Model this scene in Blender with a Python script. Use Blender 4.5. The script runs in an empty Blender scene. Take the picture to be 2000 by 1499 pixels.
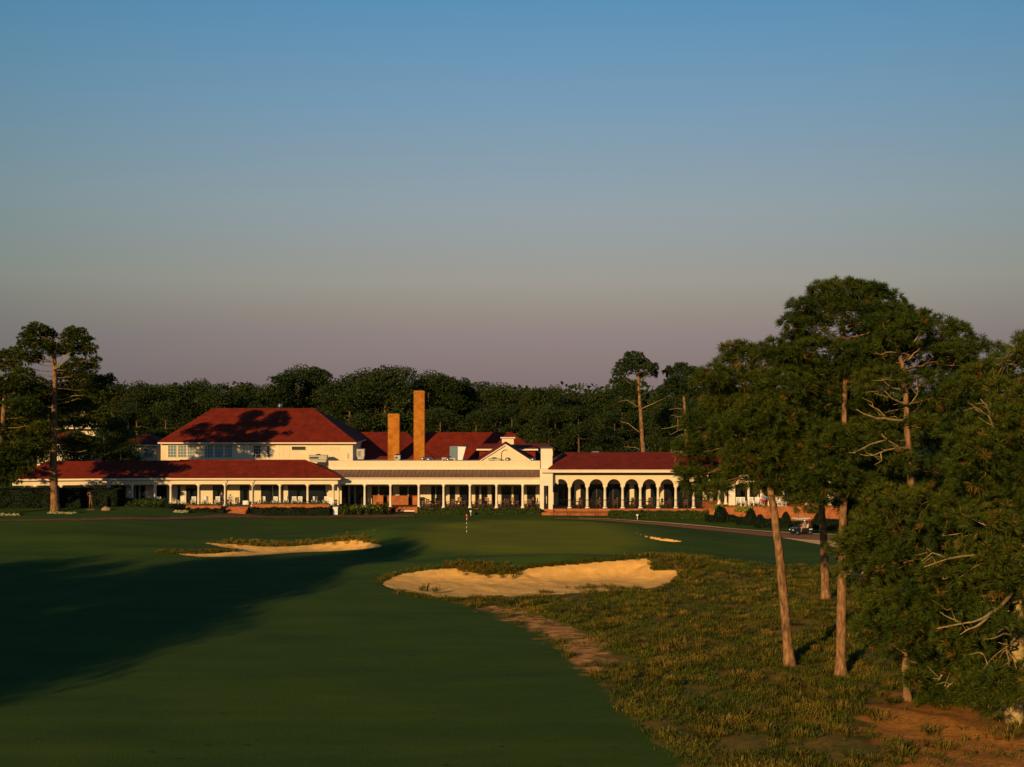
import bpy, math, random
import numpy as np
from mathutils import Vector, Matrix

SC = bpy.context.scene
COL = SC.collection
rnd = random.Random(7)
RNG = np.random.default_rng(11)
R = math.radians

# ------------------------------------------------------------------ camera, sky, sun, exposure
CH, FX, HY = 16.0, 2300.0, 770.0          # camera height, focal length and horizon row in photo pixels
cd = bpy.data.cameras.new('camera')
cam = bpy.data.objects.new('camera', cd); COL.objects.link(cam)
cd.sensor_width = 36.0; cd.lens = 36.0 * FX / 2000.0
cd.shift_y = (HY - 749.5) / 2000.0
cd.clip_start = 1.0; cd.clip_end = 12000.0
cam.location = (0, 0, CH); cam.rotation_euler = (R(90), 0, 0)
SC.camera = cam

SUN_AZ, SUN_EL = 28.5, 15.5               # light travels this far right of forward, sun height
w = bpy.data.worlds.new('World'); SC.world = w; w.use_nodes = True
nt = w.node_tree; nt.nodes.clear()
out = nt.nodes.new('ShaderNodeOutputWorld'); bg = nt.nodes.new('ShaderNodeBackground')
sky = nt.nodes.new('ShaderNodeTexSky'); sky.sky_type = 'NISHITA'; sky.sun_disc = False
sky.sun_elevation = R(SUN_EL); sky.sun_rotation = R(180 + SUN_AZ); sky.air_density = 1.0; sky.dust_density = 2.0
tc = nt.nodes.new('ShaderNodeTexCoord'); sep = nt.nodes.new('ShaderNodeSeparateXYZ')
mr = nt.nodes.new('ShaderNodeMapRange'); mr.inputs['From Min'].default_value = 0.0; mr.inputs['From Max'].default_value = 1.0
ramp = nt.nodes.new('ShaderNodeValToRGB')
def lin(c):
    return tuple(((v/255)/12.92 if v/255 <= .04045 else ((v/255+.055)/1.055)**2.4) for v in c)
stops = [(0.0, (130,112,112)), (0.0287, (139,123,122)), (0.050, (144,129,128)), (0.067, (150,138,130)), (0.0935, (157,152,143)), (0.157, (147,160,166)), (0.239, (119,155,182)),
         (0.316, (90,145,184)), (0.5, (36,92,140)), (1.0, (14,52,92))]
el = ramp.color_ramp.elements
while len(el) < len(stops): el.new(0.5)
for e, (p, c) in zip(el, stops):
    e.position = p; e.color = (*lin(c), 1)
sc_ = nt.nodes.new('ShaderNodeVectorMath'); sc_.operation = 'SCALE'; sc_.inputs['Scale'].default_value = 10.0
mix = nt.nodes.new('ShaderNodeMix'); mix.data_type = 'RGBA'; mix.inputs['Factor'].default_value = 0.96
nt.links.new(tc.outputs['Generated'], sep.inputs[0]); nt.links.new(sep.outputs['Z'], mr.inputs['Value'])
nt.links.new(mr.outputs[0], ramp.inputs[0]); nt.links.new(ramp.outputs[0], sc_.inputs[0])
nt.links.new(sky.outputs[0], mix.inputs[6]); nt.links.new(sc_.outputs[0], mix.inputs[7])
# the sky darkens and turns bluer away from the point opposite the sun
az = nt.nodes.new('ShaderNodeMath'); az.operation = 'SUBTRACT'; az.inputs[1].default_value = .06; nt.links.new(sep.outputs['X'], az.inputs[0])
az2 = nt.nodes.new('ShaderNodeMath'); az2.operation = 'MULTIPLY'; nt.links.new(az.outputs[0], az2.inputs[0]); nt.links.new(az.outputs[0], az2.inputs[1])
az3 = nt.nodes.new('ShaderNodeMapRange'); az3.inputs['From Max'].default_value = .22; nt.links.new(az2.outputs[0], az3.inputs['Value'])
dk = nt.nodes.new('ShaderNodeMix'); dk.data_type = 'RGBA'; dk.blend_type = 'MULTIPLY'; dk.inputs[7].default_value = (.68, .80, .80, 1)
nt.links.new(az3.outputs[0], dk.inputs[0]); nt.links.new(mix.outputs[2], dk.inputs[6])
nt.links.new(dk.outputs[2], bg.inputs[0]); bg.inputs[1].default_value = 0.1
nt.links.new(bg.outputs[0], out.inputs[0])

sd = bpy.data.lights.new('sun', 'SUN'); so = bpy.data.objects.new('sun', sd); COL.objects.link(so)
sd.energy = 4.7; sd.angle = R(0.5); sd.color = (1.0, 0.66, 0.29)
LD = Vector((math.sin(R(SUN_AZ))*math.cos(R(SUN_EL)), math.cos(R(SUN_AZ))*math.cos(R(SUN_EL)), -math.sin(R(SUN_EL))))
so.rotation_euler = LD.to_track_quat('-Z', 'Y').to_euler(); so.location = (-100, -100, 80)
vs = SC.view_settings; SC.display_settings.display_device = 'sRGB'
vs.view_transform = 'Standard'; vs.look = 'None'; vs.gamma = 1.0; vs.use_curve_mapping = False; vs.exposure = 0.0
SC.cycles.max_bounces = 6; SC.cycles.transparent_max_bounces = 4; SC.cycles.diffuse_bounces = 3

# ------------------------------------------------------------------ pixel helpers (photo pixels <-> metres)
def PX(px, d): return (px - 1000.0) / FX * d
def PZ(py, d): return CH - (py - HY) * d / FX
def P(px, py, d): return (PX(px, d), d, PZ(py, d))

# ------------------------------------------------------------------ object helpers
OFF = {}
def tag(o, label=None, cat=None, group=None, kind=None):
    if label: o['label'] = label
    if cat: o['category'] = cat
    if group: o['group'] = group
    if kind: o['kind'] = kind
    return o
def empty(name, loc, label, cat, group=None, rz=0.0):
    o = bpy.data.objects.new(name, None); COL.objects.link(o)
    o.location = loc; o.rotation_euler = (0, 0, rz); o.empty_display_size = 0.3
    return tag(o, label, cat, group)
def link_mesh(name, me, mat=None, parent=None, loc=(0, 0, 0)):
    o = bpy.data.objects.new(name, me); COL.objects.link(o)
    if mat and not me.materials: me.materials.append(mat)
    if parent: o.parent = parent
    o.location = loc
    return o
def kids(o): return [c for c in bpy.data.objects if c.parent == o]
def dup(root, loc, rz=0.0, scale=None, label=None, group=None):
    r = root.copy(); COL.objects.link(r); r.location = loc; r.rotation_euler = (0, 0, rz)
    if scale: r.scale = scale if hasattr(scale, '__len__') else (scale,)*3
    if label: r['label'] = label
    if group: r['group'] = group
    for ch in root.children:
        c = ch.copy(); COL.objects.link(c); c.parent = r
        for g in ch.children:
            q = g.copy(); COL.objects.link(q); q.parent = c
    return r

class MB:
    def __init__(s): s.v = []; s.f = []
    def add(s, vs_, fs):
        n = len(s.v); s.v += [tuple(p) for p in vs_]; s.f += [tuple(n+i for i in f) for f in fs]; return s
    def box(s, x0, x1, y0, y1, z0, z1):
        return s.add([(x0,y0,z0),(x1,y0,z0),(x1,y1,z0),(x0,y1,z0),(x0,y0,z1),(x1,y0,z1),(x1,y1,z1),(x0,y1,z1)],
                     [(0,3,2,1),(4,5,6,7),(0,1,5,4),(1,2,6,5),(2,3,7,6),(3,0,4,7)])
    def bar(s, a, b, hw, z0, z1):        # upright box between two plan points with half-width hw
        a = Vector(a[:2]); b = Vector(b[:2]); t = (b-a).normalized(); n = Vector((-t.y, t.x))*hw
        q = [a-n, b-n, b+n, a+n]
        return s.add([(p.x,p.y,z0) for p in q]+[(p.x,p.y,z1) for p in q],
                     [(0,3,2,1),(4,5,6,7),(0,1,5,4),(1,2,6,5),(2,3,7,6),(3,0,4,7)])
    def tube(s, pts, rad, n=8, cap=True):
        pts = [Vector(p) for p in pts]
        if not hasattr(rad, '__len__'): rad = [rad]*len(pts)
        base = len(s.v)
        for i, p in enumerate(pts):
            t = (pts[min(i+1, len(pts)-1)] - pts[max(i-1, 0)]).normalized()
            u = t.cross(Vector((0.123, 0.95, 0.2))).normalized()
            if abs(t.y) > .9: u = t.cross(Vector((1, 0, 0))).normalized()
            v = t.cross(u)
            for k in range(n):
                a = 2*math.pi*k/n
                s.v.append(tuple(p + (u*math.cos(a) + v*math.sin(a))*rad[i]))
        for i in range(len(pts)-1):
            for k in range(n):
                a = base+i*n+k; b = base+i*n+(k+1) % n
                s.f.append((a, b, b+n, a+n))
        if cap:
            s.f.append(tuple(base+k for k in range(n))[::-1]); s.f.append(tuple(base+(len(pts)-1)*n+k for k in range(n)))
        return s
    def lathe(s, prof, c=(0, 0, 0), n=16):     # prof: (radius, z)
        base = len(s.v)
        for r, z in prof:
            for k in range(n):
                a = 2*math.pi*k/n; s.v.append((c[0]+r*math.cos(a), c[1]+r*math.sin(a), c[2]+z))
        for i in range(len(prof)-1):
            for k in range(n):
                a = base+i*n+k; b = base+i*n+(k+1) % n
                s.f.append((a, b, b+n, a+n))
        s.f.append(tuple(base+k for k in range(n))[::-1]); s.f.append(tuple(base+(len(prof)-1)*n+k for k in range(n)))
        return s
    def prism(s, poly, y0, y1):                # poly in (x,z), extruded along y
        n = len(poly)
        return s.add([(x, y0, z) for x, z in poly]+[(x, y1, z) for x, z in poly],
                     [tuple(range(n)), tuple(range(2*n-1, n-1, -1))]+[(i, n+i, n+(i+1) % n, (i+1) % n) for i in range(n)])
    def hip(s, x0, x1, y0, y1, z, xa, xb, yr, zr):
        return s.add([(x0,y0,z),(x1,y0,z),(x1,y1,z),(x0,y1,z),(xa,yr,zr),(xb,yr,zr),
                      (x0,y0,z-.06),(x1,y0,z-.06),(x1,y1,z-.06),(x0,y1,z-.06)],
                     [(0,1,5,4),(1,2,5),(2,3,4,5),(3,0,4),(6,9,8,7),(0,6,7,1),(1,7,8,2),(2,8,9,3),(3,9,6,0)])
    def mesh(s, name, smooth=False):
        me = bpy.data.meshes.new(name); me.from_pydata(s.v, [], s.f); me.validate(); me.update()
        if smooth:
            me.polygons.foreach_set('use_smooth', [True]*len(me.polygons))
        return me
    def build(s, name, mat, parent=None, smooth=False):
        """vertices in world space when the parent is an unrotated root (its offset is subtracted)"""
        off = OFF.get(parent.name, (0, 0, 0)) if parent else (0, 0, 0)
        if any(off): s.v = [(a-off[0], b-off[1], c-off[2]) for a, b, c in s.v]
        o = link_mesh(name, s.mesh(name, smooth), mat, parent)
        if parent: OFF[o.name] = off
        return o
def root(name, loc, label, cat, group=None):      # unrotated root whose parts are given in world space
    o = empty(name, loc, label, cat, group); OFF[o.name] = tuple(loc); return o
def solo(mb, name, mat, loc, label, cat, group=None, kind=None, smooth=False):   # one-mesh thing with its origin at its base
    mb.v = [(a-loc[0], b-loc[1], c-loc[2]) for a, b, c in mb.v]
    o = link_mesh(name, mb.mesh(name, smooth), mat, None, loc); return tag(o, label, cat, group, kind)

def quads_mesh(name, V, tone=None):               # V: (N,4,3) array
    n = len(V); me = bpy.data.meshes.new(name)
    me.vertices.add(n*4); me.vertices.foreach_set('co', V.astype(np.float32).ravel())
    me.loops.add(n*4); me.loops.foreach_set('vertex_index', np.arange(n*4, dtype=np.int32))
    me.polygons.add(n); me.polygons.foreach_set('loop_start', np.arange(0, n*4, 4, dtype=np.int32))
    me.update(calc_edges=True)
    if tone is not None:
        a = me.attributes.new('tone', 'FLOAT', 'POINT'); a.data.foreach_set('value', np.repeat(tone, 4).astype(np.float32))
    return me

# ------------------------------------------------------------------ materials
def _m(name):
    m = bpy.data.materials.new(name); m.use_nodes = True
    b = m.node_tree.nodes['Principled BSDF']; return m, m.node_tree, b
def mat(name, c, rough=.8, var=.12, scale=3.0, bump=0.0, bscale=20.0, metal=0.0, spec=.3, stretch=(1, 1, 1), c2=None):
    m, t, b = _m(name)
    b.inputs['Roughness'].default_value = rough; b.inputs['Metallic'].default_value = metal
    b.inputs['Specular IOR Level'].default_value = spec
    co = t.nodes.new('ShaderNodeTexCoord'); mp = t.nodes.new('ShaderNodeMapping'); mp.inputs['Scale'].default_value = stretch
    t.links.new(co.outputs['Object'], mp.inputs[0])
    n = t.nodes.new('ShaderNodeTexNoise'); n.inputs['Scale'].default_value = scale; n.inputs['Detail'].default_value = 6
    t.links.new(mp.outputs[0], n.inputs['Vector'])
    r = t.nodes.new('ShaderNodeValToRGB'); r.color_ramp.elements[0].position = .3; r.color_ramp.elements[1].position = .7
    d = c2 if c2 else tuple(v*(1-var) for v in c)
    r.color_ramp.elements[0].color = (*d, 1); r.color_ramp.elements[1].color = (*[min(1, v*(1+var)) for v in c], 1)
    t.links.new(n.outputs['Fac'], r.inputs[0]); t.links.new(r.outputs[0], b.inputs['Base Color'])
    if bump:
        n2 = t.nodes.new('ShaderNodeTexNoise'); n2.inputs['Scale'].default_value = bscale; n2.inputs['Detail'].default_value = 4
        t.links.new(mp.outputs[0], n2.inputs['Vector'])
        bp = t.nodes.new('ShaderNodeBump'); bp.inputs['Strength'].default_value = bump; bp.inputs['Distance'].default_value = .05
        t.links.new(n2.outputs['Fac'], bp.inputs['Height']); t.links.new(bp.outputs[0], b.inputs['Normal'])
    return m
def brick(name, c1, c2, mortar, scale=1.0):
    m, t, b = _m(name); b.inputs['Roughness'].default_value = .9; b.inputs['Specular IOR Level'].default_value = .15
    co = t.nodes.new('ShaderNodeTexCoord'); sp = t.nodes.new('ShaderNodeSeparateXYZ'); cb = t.nodes.new('ShaderNodeCombineXYZ')
    ad = t.nodes.new('ShaderNodeMath'); ad.operation = 'ADD'
    t.links.new(co.outputs['Object'], sp.inputs[0]); t.links.new(sp.outputs['X'], ad.inputs[0]); t.links.new(sp.outputs['Y'], ad.inputs[1])
    t.links.new(ad.outputs[0], cb.inputs['X']); t.links.new(sp.outputs['Z'], cb.inputs['Y'])
    k = t.nodes.new('ShaderNodeTexBrick'); k.inputs['Scale'].default_value = scale
    k.inputs['Brick Width'].default_value = .23; k.inputs['Row Height'].default_value = .075; k.inputs['Mortar Size'].default_value = .008
    k.inputs['Color1'].default_value = (*c1, 1); k.inputs['Color2'].default_value = (*c2, 1); k.inputs['Mortar'].default_value = (*mortar, 1)
    t.links.new(cb.outputs[0], k.inputs['Vector'])
    n = t.nodes.new('ShaderNodeTexNoise'); n.inputs['Scale'].default_value = 1.6; n.inputs['Detail'].default_value = 7
    t.links.new(co.outputs['Object'], n.inputs['Vector'])
    mx = t.nodes.new('ShaderNodeMix'); mx.data_type = 'RGBA'; mx.blend_type = 'MULTIPLY'; mx.inputs[0].default_value = .75
    rr = t.nodes.new('ShaderNodeValToRGB'); rr.color_ramp.elements[0].color = (.5, .45, .42, 1); rr.color_ramp.elements[0].position = .3
    rr.color_ramp.elements[1].position = .62
    t.links.new(n.outputs['Fac'], rr.inputs[0]); t.links.new(k.outputs['Color'], mx.inputs[6]); t.links.new(rr.outputs[0], mx.inputs[7])
    t.links.new(mx.outputs[2], b.inputs['Base Color']); return m
def shingle(name, c):
    m, t, b = _m(name); b.inputs['Roughness'].default_value = .85; b.inputs['Specular IOR Level'].default_value = .2
    co = t.nodes.new('ShaderNodeTexCoord')
    k = t.nodes.new('ShaderNodeTexBrick'); k.inputs['Brick Width'].default_value = .45; k.inputs['Row Height'].default_value = .2
    k.inputs['Scale'].default_value = 1; k.inputs['Mortar Size'].default_value = .012
    k.inputs['Color1'].default_value = (*c, 1); k.inputs['Color2'].default_value = (*[v*.72 for v in c], 1); k.inputs['Mortar'].default_value = (*[v*.45 for v in c], 1)
    sp = t.nodes.new('ShaderNodeSeparateXYZ'); cb = t.nodes.new('ShaderNodeCombineXYZ'); ad = t.nodes.new('ShaderNodeMath'); ad.operation = 'ADD'
    t.links.new(co.outputs['Object'], sp.inputs[0]); t.links.new(sp.outputs['X'], cb.inputs['X'])
    t.links.new(sp.outputs['Y'], ad.inputs[0]); t.links.new(sp.outputs['Z'], ad.inputs[1]); t.links.new(ad.outputs[0], cb.inputs['Y'])
    t.links.new(cb.outputs[0], k.inputs['Vector'])
    n = t.nodes.new('ShaderNodeTexNoise'); n.inputs['Scale'].default_value = .9; n.inputs['Detail'].default_value = 8
    t.links.new(co.outputs['Object'], n.inputs['Vector'])
    rr = t.nodes.new('ShaderNodeValToRGB'); rr.color_ramp.elements[0].color = (.62, .6, .6, 1); rr.color_ramp.elements[0].position = .3; rr.color_ramp.elements[1].position = .65
    mx = t.nodes.new('ShaderNodeMix'); mx.data_type = 'RGBA'; mx.blend_type = 'MULTIPLY'; mx.inputs[0].default_value = 1
    t.links.new(n.outputs['Fac'], rr.inputs[0]); t.links.new(k.outputs['Color'], mx.inputs[6]); t.links.new(rr.outputs[0], mx.inputs[7])
    t.links.new(mx.outputs[2], b.inputs['Base Color']); return m
def leaf(name, c1, c2, c3=None, trans=.2):
    m, t, b = _m(name)
    b.inputs['Roughness'].default_value = .6; b.inputs['Specular IOR Level'].default_value = .12
    a = t.nodes.new('ShaderNodeAttribute'); a.attribute_name = 'tone'
    r = t.nodes.new('ShaderNodeValToRGB'); r.color_ramp.elements[0].color = (*c1, 1); r.color_ramp.elements[1].color = (*c2, 1)
    r.color_ramp.elements[1].position = .85
    if c3: e = r.color_ramp.elements.new(1.0); e.color = (*c3, 1)
    t.links.new(a.outputs['Fac'], r.inputs[0]); t.links.new(r.outputs[0], b.inputs['Base Color'])
    tr = t.nodes.new('ShaderNodeBsdfTranslucent'); t.links.new(r.outputs[0], tr.inputs['Color'])
    ms = t.nodes.new('ShaderNodeMixShader'); ms.inputs[0].default_value = trans
    o = t.nodes['Material Output']
    t.links.new(b.outputs[0], ms.inputs[1]); t.links.new(tr.outputs[0], ms.inputs[2]); t.links.new(ms.outputs[0], o.inputs[0]); return m
def glass(name, c=(.012, .016, .02)):
    m, t, b = _m(name); b.inputs['Base Color'].default_value = (*c, 1); b.inputs['Roughness'].default_value = .06
    b.inputs['Specular IOR Level'].default_value = .6; return m
M = dict(
    cream=mat('cream_stucco', (.77, .635, .415), .85, .05, .8, bump=.15, bscale=30),
    trim=mat('white_trim', (.81, .695, .53), .6, .04, 1.2),
    white=mat('white_paint', (.82, .80, .74), .5, .04, 2),
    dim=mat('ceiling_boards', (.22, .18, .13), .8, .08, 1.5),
    roof=shingle('red_shingles', (.25, .025, .004)),
    metal=mat('weathered_metal_roof', (.23, .125, .07), .7, .2, 1.2, metal=.0, stretch=(3, .3, .3)),
    brick=brick('orange_brick', (.50, .15, .045), (.40, .11, .03), (.42, .2, .1)),
    chim=brick('ochre_brick', (.54, .19, .018), (.44, .145, .012), (.42, .19, .04)),
    glass=glass('dark_glass'), gframe=mat('dark_bronze_frame', (.05, .045, .04), .5, .1),
    bglass=glass('pale_reflecting_glass', (.16, .24, .28)),
    iron=mat('black_iron', (.015, .015, .016), .5, .2), hvac=mat('beige_cabinet_metal', (.46, .42, .34), .6, .1, 2),
    galv=mat('galvanised_steel', (.5, .5, .5), .3, .1, 4, metal=.9), grey=mat('grey_membrane', (.25, .25, .26), .9, .1),
    wood=mat('dark_brown_wood', (.09, .04, .02), .55, .3, 6), litwood=mat('sunlit_brown_wood', (.30, .15, .06), .5, .2, 6),  # litwood: brighter copy of the chair wood, sunlight put into its colour
    bark=mat('pine_bark', (.25, .135, .062), .95, .45, 5.5, bump=1.0, bscale=9, spec=.05, stretch=(1, 1, .35), c2=(.075, .042, .022)),
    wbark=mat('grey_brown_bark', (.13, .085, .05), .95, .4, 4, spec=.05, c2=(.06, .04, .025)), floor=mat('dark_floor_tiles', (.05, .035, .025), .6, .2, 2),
    bark2=mat('lichen_bark', (.36, .26, .10), .95, .3, 6, bump=.6, bscale=14, spec=.05, c2=(.2, .13, .06)),
    bronze=mat('bronze', (.16, .085, .04), .45, .3, 8, metal=.6),
    red=mat('red_cloth', (.42, .012, .02), .7, .1), black=mat('black_paint', (.012, .013, .016), .3, .1, spec=.5),
    rubber=mat('tyre_rubber', (.02, .02, .02), .9, .1), skin=mat('skin', (.45, .24, .15), .6, .08), hair=mat('brown_hair', (.05, .03, .02), .7, .2),
    blue=mat('blue_shirt', (.16, .17, .42), .8, .12, 6), khaki=mat('khaki_cloth', (.5, .3, .13), .8, .1, 6), navy=mat('navy_cloth', (.03, .04, .09), .8, .1, 6),
    vinyl=mat('cream_vinyl', (.62, .55, .42), .5, .08), canvas=mat('cream_canvas', (.75, .64, .42), .8, .06),
    stone=mat('brown_stone', (.3, .19, .1), .9, .3, 4, bump=.6, bscale=8), soil=mat('dark_mulch', (.05, .03, .02), .95, .4, 9, bump=.8, bscale=25),
    path=mat('brown_asphalt', (.22, .095, .04), .9, .2, 3, bump=.2, bscale=40), pave=brick('brick_paving', (.2, .085, .05), (.15, .06, .04), (.16, .1, .07)),
    conc=mat('tan_concrete', (.72, .42, .17), .9, .15, 1.5, bump=.2),
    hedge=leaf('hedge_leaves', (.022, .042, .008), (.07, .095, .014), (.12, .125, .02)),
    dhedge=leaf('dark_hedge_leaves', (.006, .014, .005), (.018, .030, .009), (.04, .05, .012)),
    lime=leaf('lime_plant_leaves', (.16, .20, .02), (.38, .36, .05), (.4, .3, .12)),
    flower=leaf('pale_flowers', (.55, .50, .2), (.75, .7, .45), (.8, .75, .6)),
    planter=leaf('planter_foliage', (.05, .08, .015), (.2, .2, .05), (.4, .3, .1)),
    needle=leaf('pine_needles', (.020, .042, .006), (.096, .112, .009), (.20, .10, .02)),
    fneedle=leaf('dense_green_leaves', (.016, .032, .007), (.052, .068, .012), (.09, .09, .022)),
    farneedle=leaf('dark_green_needles', (.018, .040, .012), (.05, .075, .018), (.08, .09, .025)),
    wire=leaf('wiregrass_blades', (.06, .075, .008), (.22, .15, .02), (.34, .21, .04), .3),
    rough=leaf('weedy_grass_blades', (.036, .068, .006), (.14, .148, .010), (.29, .19, .025), .3),
)

# ------------------------------------------------------------------ terrain
def sm(t): t = np.clip(t, 0, 1); return t*t*(3-2*t)
_ph = RNG.uniform(0, 6.28, (8, 2)); _fr = [(.11, .05), (-.07, .13), (.05, -.09), (.21, .1), (-.16, .2), (.33, -.27), (.6, .45), (-.5, .7)]
def noi(x, d, s=1.0):
    z = 0
    for (a, b), (p, q) in zip(_fr, _ph): z = z + np.sin(x*a*s*2+p)*np.cos(d*b*s*2+q)*(.5/(abs(a)+abs(b)+.35))
    return z*.35
def mound(x, d, cx, cd_, rx, ry, h, rot=0.0):
    c, s = math.cos(rot), math.sin(rot); u = ((x-cx)*c+(d-cd_)*s)/rx; v = (-(x-cx)*s+(d-cd_)*c)/ry
    return h*np.exp(-(u*u+v*v))
def zbase(x, d):
    x = np.asarray(x, float); d = np.asarray(d, float)
    r = np.sqrt(((x-2)/19)**2 + ((d-128)/15.5)**2)
    z = 1.0*(1-sm((r-.72)/.55))                                      # raised green
    z = z + .12*noi(x, d, .55)
    z = z + mound(x, d, 4, 107.6, 15, 4.0, 1.3)                        # shoulder above the front bunker
    z = z + mound(x, d, 14.5, 105.5, 4, 3, .5)
    z = z + mound(x, d, -15.5, 125.5, 6.5, 2.6, .8) + mound(x, d, -27, 127, 8, 3, .45)
    z = z + mound(x, d, -14, 134, 9, 2.2, .45, .1) + mound(x, d, -33, 120, 8, 2.2, .4, -.1) + mound(x, d, -46, 127, 9, 3, .3) + mound(x, d, 17, 113, 8, 2.4, .3)
    z = z + 1.6*sm((d-116)/28)*sm((-30-x)/20)*(1-.55*sm((d-149)/5))   # left lawn climbs to the pine
    z = z + .25*sm((d-140)/8)*sm((60+x)/20)
    nat = sm((x-.1*d-3)/8)*sm((112-d)/12)
    z = z + nat*(.35*noi(x, d, 2.2)+.25)
    return z

def hit(px, py, zf=zbase):
    D = np.arange(30, 260, .25); X = (px-1000)/FX*D; g = CH-(py-HY)*D/FX - zf(X, D)
    i = np.argmax(g < 0)
    if g[i] >= 0: i = len(D)-1
    lo, hi = D[i-1], D[i]
    for _ in range(30):
        m_ = (lo+hi)/2
        if CH-(py-HY)*m_/FX - float(zf((px-1000)/FX*m_, m_)) < 0: hi = m_
        else: lo = m_
    return ((px-1000)/FX*lo, lo)
def poly_world(pts): return np.array([hit(*p) for p in pts])
def sdist(x, d, poly):                      # signed distance, positive inside
    x = np.asarray(x, float); d = np.asarray(d, float); best = np.full(x.shape, 1e9); ins = np.zeros(x.shape, bool)
    n = len(poly)
    for i in range(n):
        ax, ay = poly[i]; bx, by = poly[(i+1) % n]
        ex, ey = bx-ax, by-ay; t = np.clip(((x-ax)*ex+(d-ay)*ey)/(ex*ex+ey*ey+1e-9), 0, 1)
        best = np.minimum(best, np.hypot(x-ax-t*ex, d-ay-t*ey))
        c = ((ay > d) != (by > d)) & (x < (bx-ax)*(d-ay)/((by-ay) if abs(by-ay) > 1e-9 else 1e-9)+ax)
        ins ^= c
    return np.where(ins, best, -best)
def smooth_poly(p, it=2):
    for _ in range(it):
        q = np.roll(p, -1, 0); p = np.stack([.75*p+.25*q, .25*p+.75*q], 1).reshape(-1, 2)
    return p
BUNK = [
  dict(name='front', w=3.3, floor=-.22, out=[(735,1141),(765,1124),(820,1114),(890,1108),(925,1117),(960,1122),(1008,1121),(1015,1112),(1080,1104),(1160,1098),(1235,1091),(1272,1090),(1278,1105),(1268,1113),(1300,1112),(1333,1113),(1318,1134),(1295,1147),(1240,1154),(1160,1158),(1070,1165),(990,1170),(930,1172),(870,1169),(820,1164),(770,1153)]),
  dict(name='left', w=2.6, floor=-.12, out=[(385,1059),(430,1061),(480,1064),(520,1068),(560,1068),(610,1063),(660,1056),(700,1052),(752,1064),(745,1070),(700,1075),(640,1078),(570,1080),(510,1086),(440,1089),(375,1088),(330,1080),(400,1082),(450,1079),(455,1074),(420,1066)]),
  dict(name='right', w=1.3, floor=.2, out=[(1232,1038),(1256,1044.5),(1290,1051.5),(1335,1056.5),(1334,1059.5),(1305,1058.8),(1266,1052.5),(1246,1044.5)]),
]
for b in BUNK: b['poly'] = smooth_poly(poly_world(b['out']))
def zter(x, d):
    z = zbase(x, d)
    for b in BUNK:
        s = sdist(x, d, b['poly'])
        fl = b['floor'] + .05*noi(x, d, 5)
        z = np.where(s > 0, z + (np.minimum(fl, z-.1)-z)*sm(s/b['w']), z)
    return z
def gz(x, d): return float(zter(np.array(float(x)), np.array(float(d))))

NATIVE = smooth_poly(poly_world([(1248,1088),(1300,1081),(1360,1087),(1450,1100),(1540,1106),(1620,1107),(1800,1104),(2200,1104),(2500,1300),(2500,1700),(1430,1700),(1345,1499),(1290,1455),(1235,1405),(1180,1345),(1120,1285),(1060,1240),(990,1205),(930,1186),(860,1172),(815,1164),(900,1166),(1000,1168),(1150,1156),(1290,1146),(1325,1120)]), 1)
STRAW = smooth_poly(poly_world([(1685,1440),(1705,1390),(1750,1345),(1830,1315),(1930,1280),(2200,1240),(2500,1500),(2000,1700),(1770,1600),(1735,1499)]), 1)
SANDY = smooth_poly(poly_world([(925,1182),(985,1184),(1040,1200),(1100,1218),(1150,1240),(1185,1275),(1180,1320),(1150,1310),(1100,1262),(1040,1228),(980,1202)]), 1)
GREEN = smooth_poly(poly_world([(815,1050),(840,1026),(930,1017),(1080,1015),(1190,1022),(1235,1040),(1270,1060),(1230,1076),(1120,1086),(1000,1084),(900,1072),(830,1064)]), 1)

def axis(lo, hi, step, far):
    a = list(np.arange(lo, hi+step/2, step)); s = step
    while a[-1] < far[1]: s *= 1.35; a.append(a[-1]+s)
    s = step; b = []
    c = lo
    while c > far[0]: s *= 1.35; c -= s; b.append(c)
    return np.array(b[::-1]+a)
gx = axis(-66, 60, .45, (-5000, 5000)); gd = axis(44, 160, .45, (-300, 9000))
X, Dm = np.meshgrid(gx, gd); Z = zter(X, Dm)
fade = sm((np.maximum(np.abs(X)-70, 0))/120); Z = Z*(1-fade)
near = (np.abs(X) < 80) & (Dm > 20) & (Dm < 200)
for b in BUNK:
    s = sdist(X, Dm, b['poly']); Z = np.where(s > .3, Z-.25*sm((s-.3)/.6), Z)
nx, nd = len(gx), len(gd)
me = bpy.data.meshes.new('ground'); me.vertices.add(nx*nd)
me.vertices.foreach_set('co', np.stack([X, Dm, Z], -1).astype(np.float32).ravel())
ii = (np.arange(nd-1)[:, None]*nx+np.arange(nx-1)[None]).ravel()
L = np.stack([ii, ii+1, ii+nx+1, ii+nx], 1).astype(np.int32)
me.loops.add(L.size); me.loops.foreach_set('vertex_index', L.ravel()); me.polygons.add(len(L))
me.polygons.foreach_set('loop_start', np.arange(0, L.size, 4, dtype=np.int32)); me.update(calc_edges=True)
me.polygons.foreach_set('use_smooth', np.ones(len(L), bool))
for nm, pl in (('native', NATIVE), ('straw', STRAW), ('sandy', SANDY), ('green', GREEN)):
    s = np.clip(sdist(X, Dm, pl)/(7.0 if nm == 'green' else 3.0), -1, 1)*.5+.5
    a = me.attributes.new(nm, 'FLOAT', 'POINT'); a.data.foreach_set('value', s.astype(np.float32).ravel())

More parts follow.
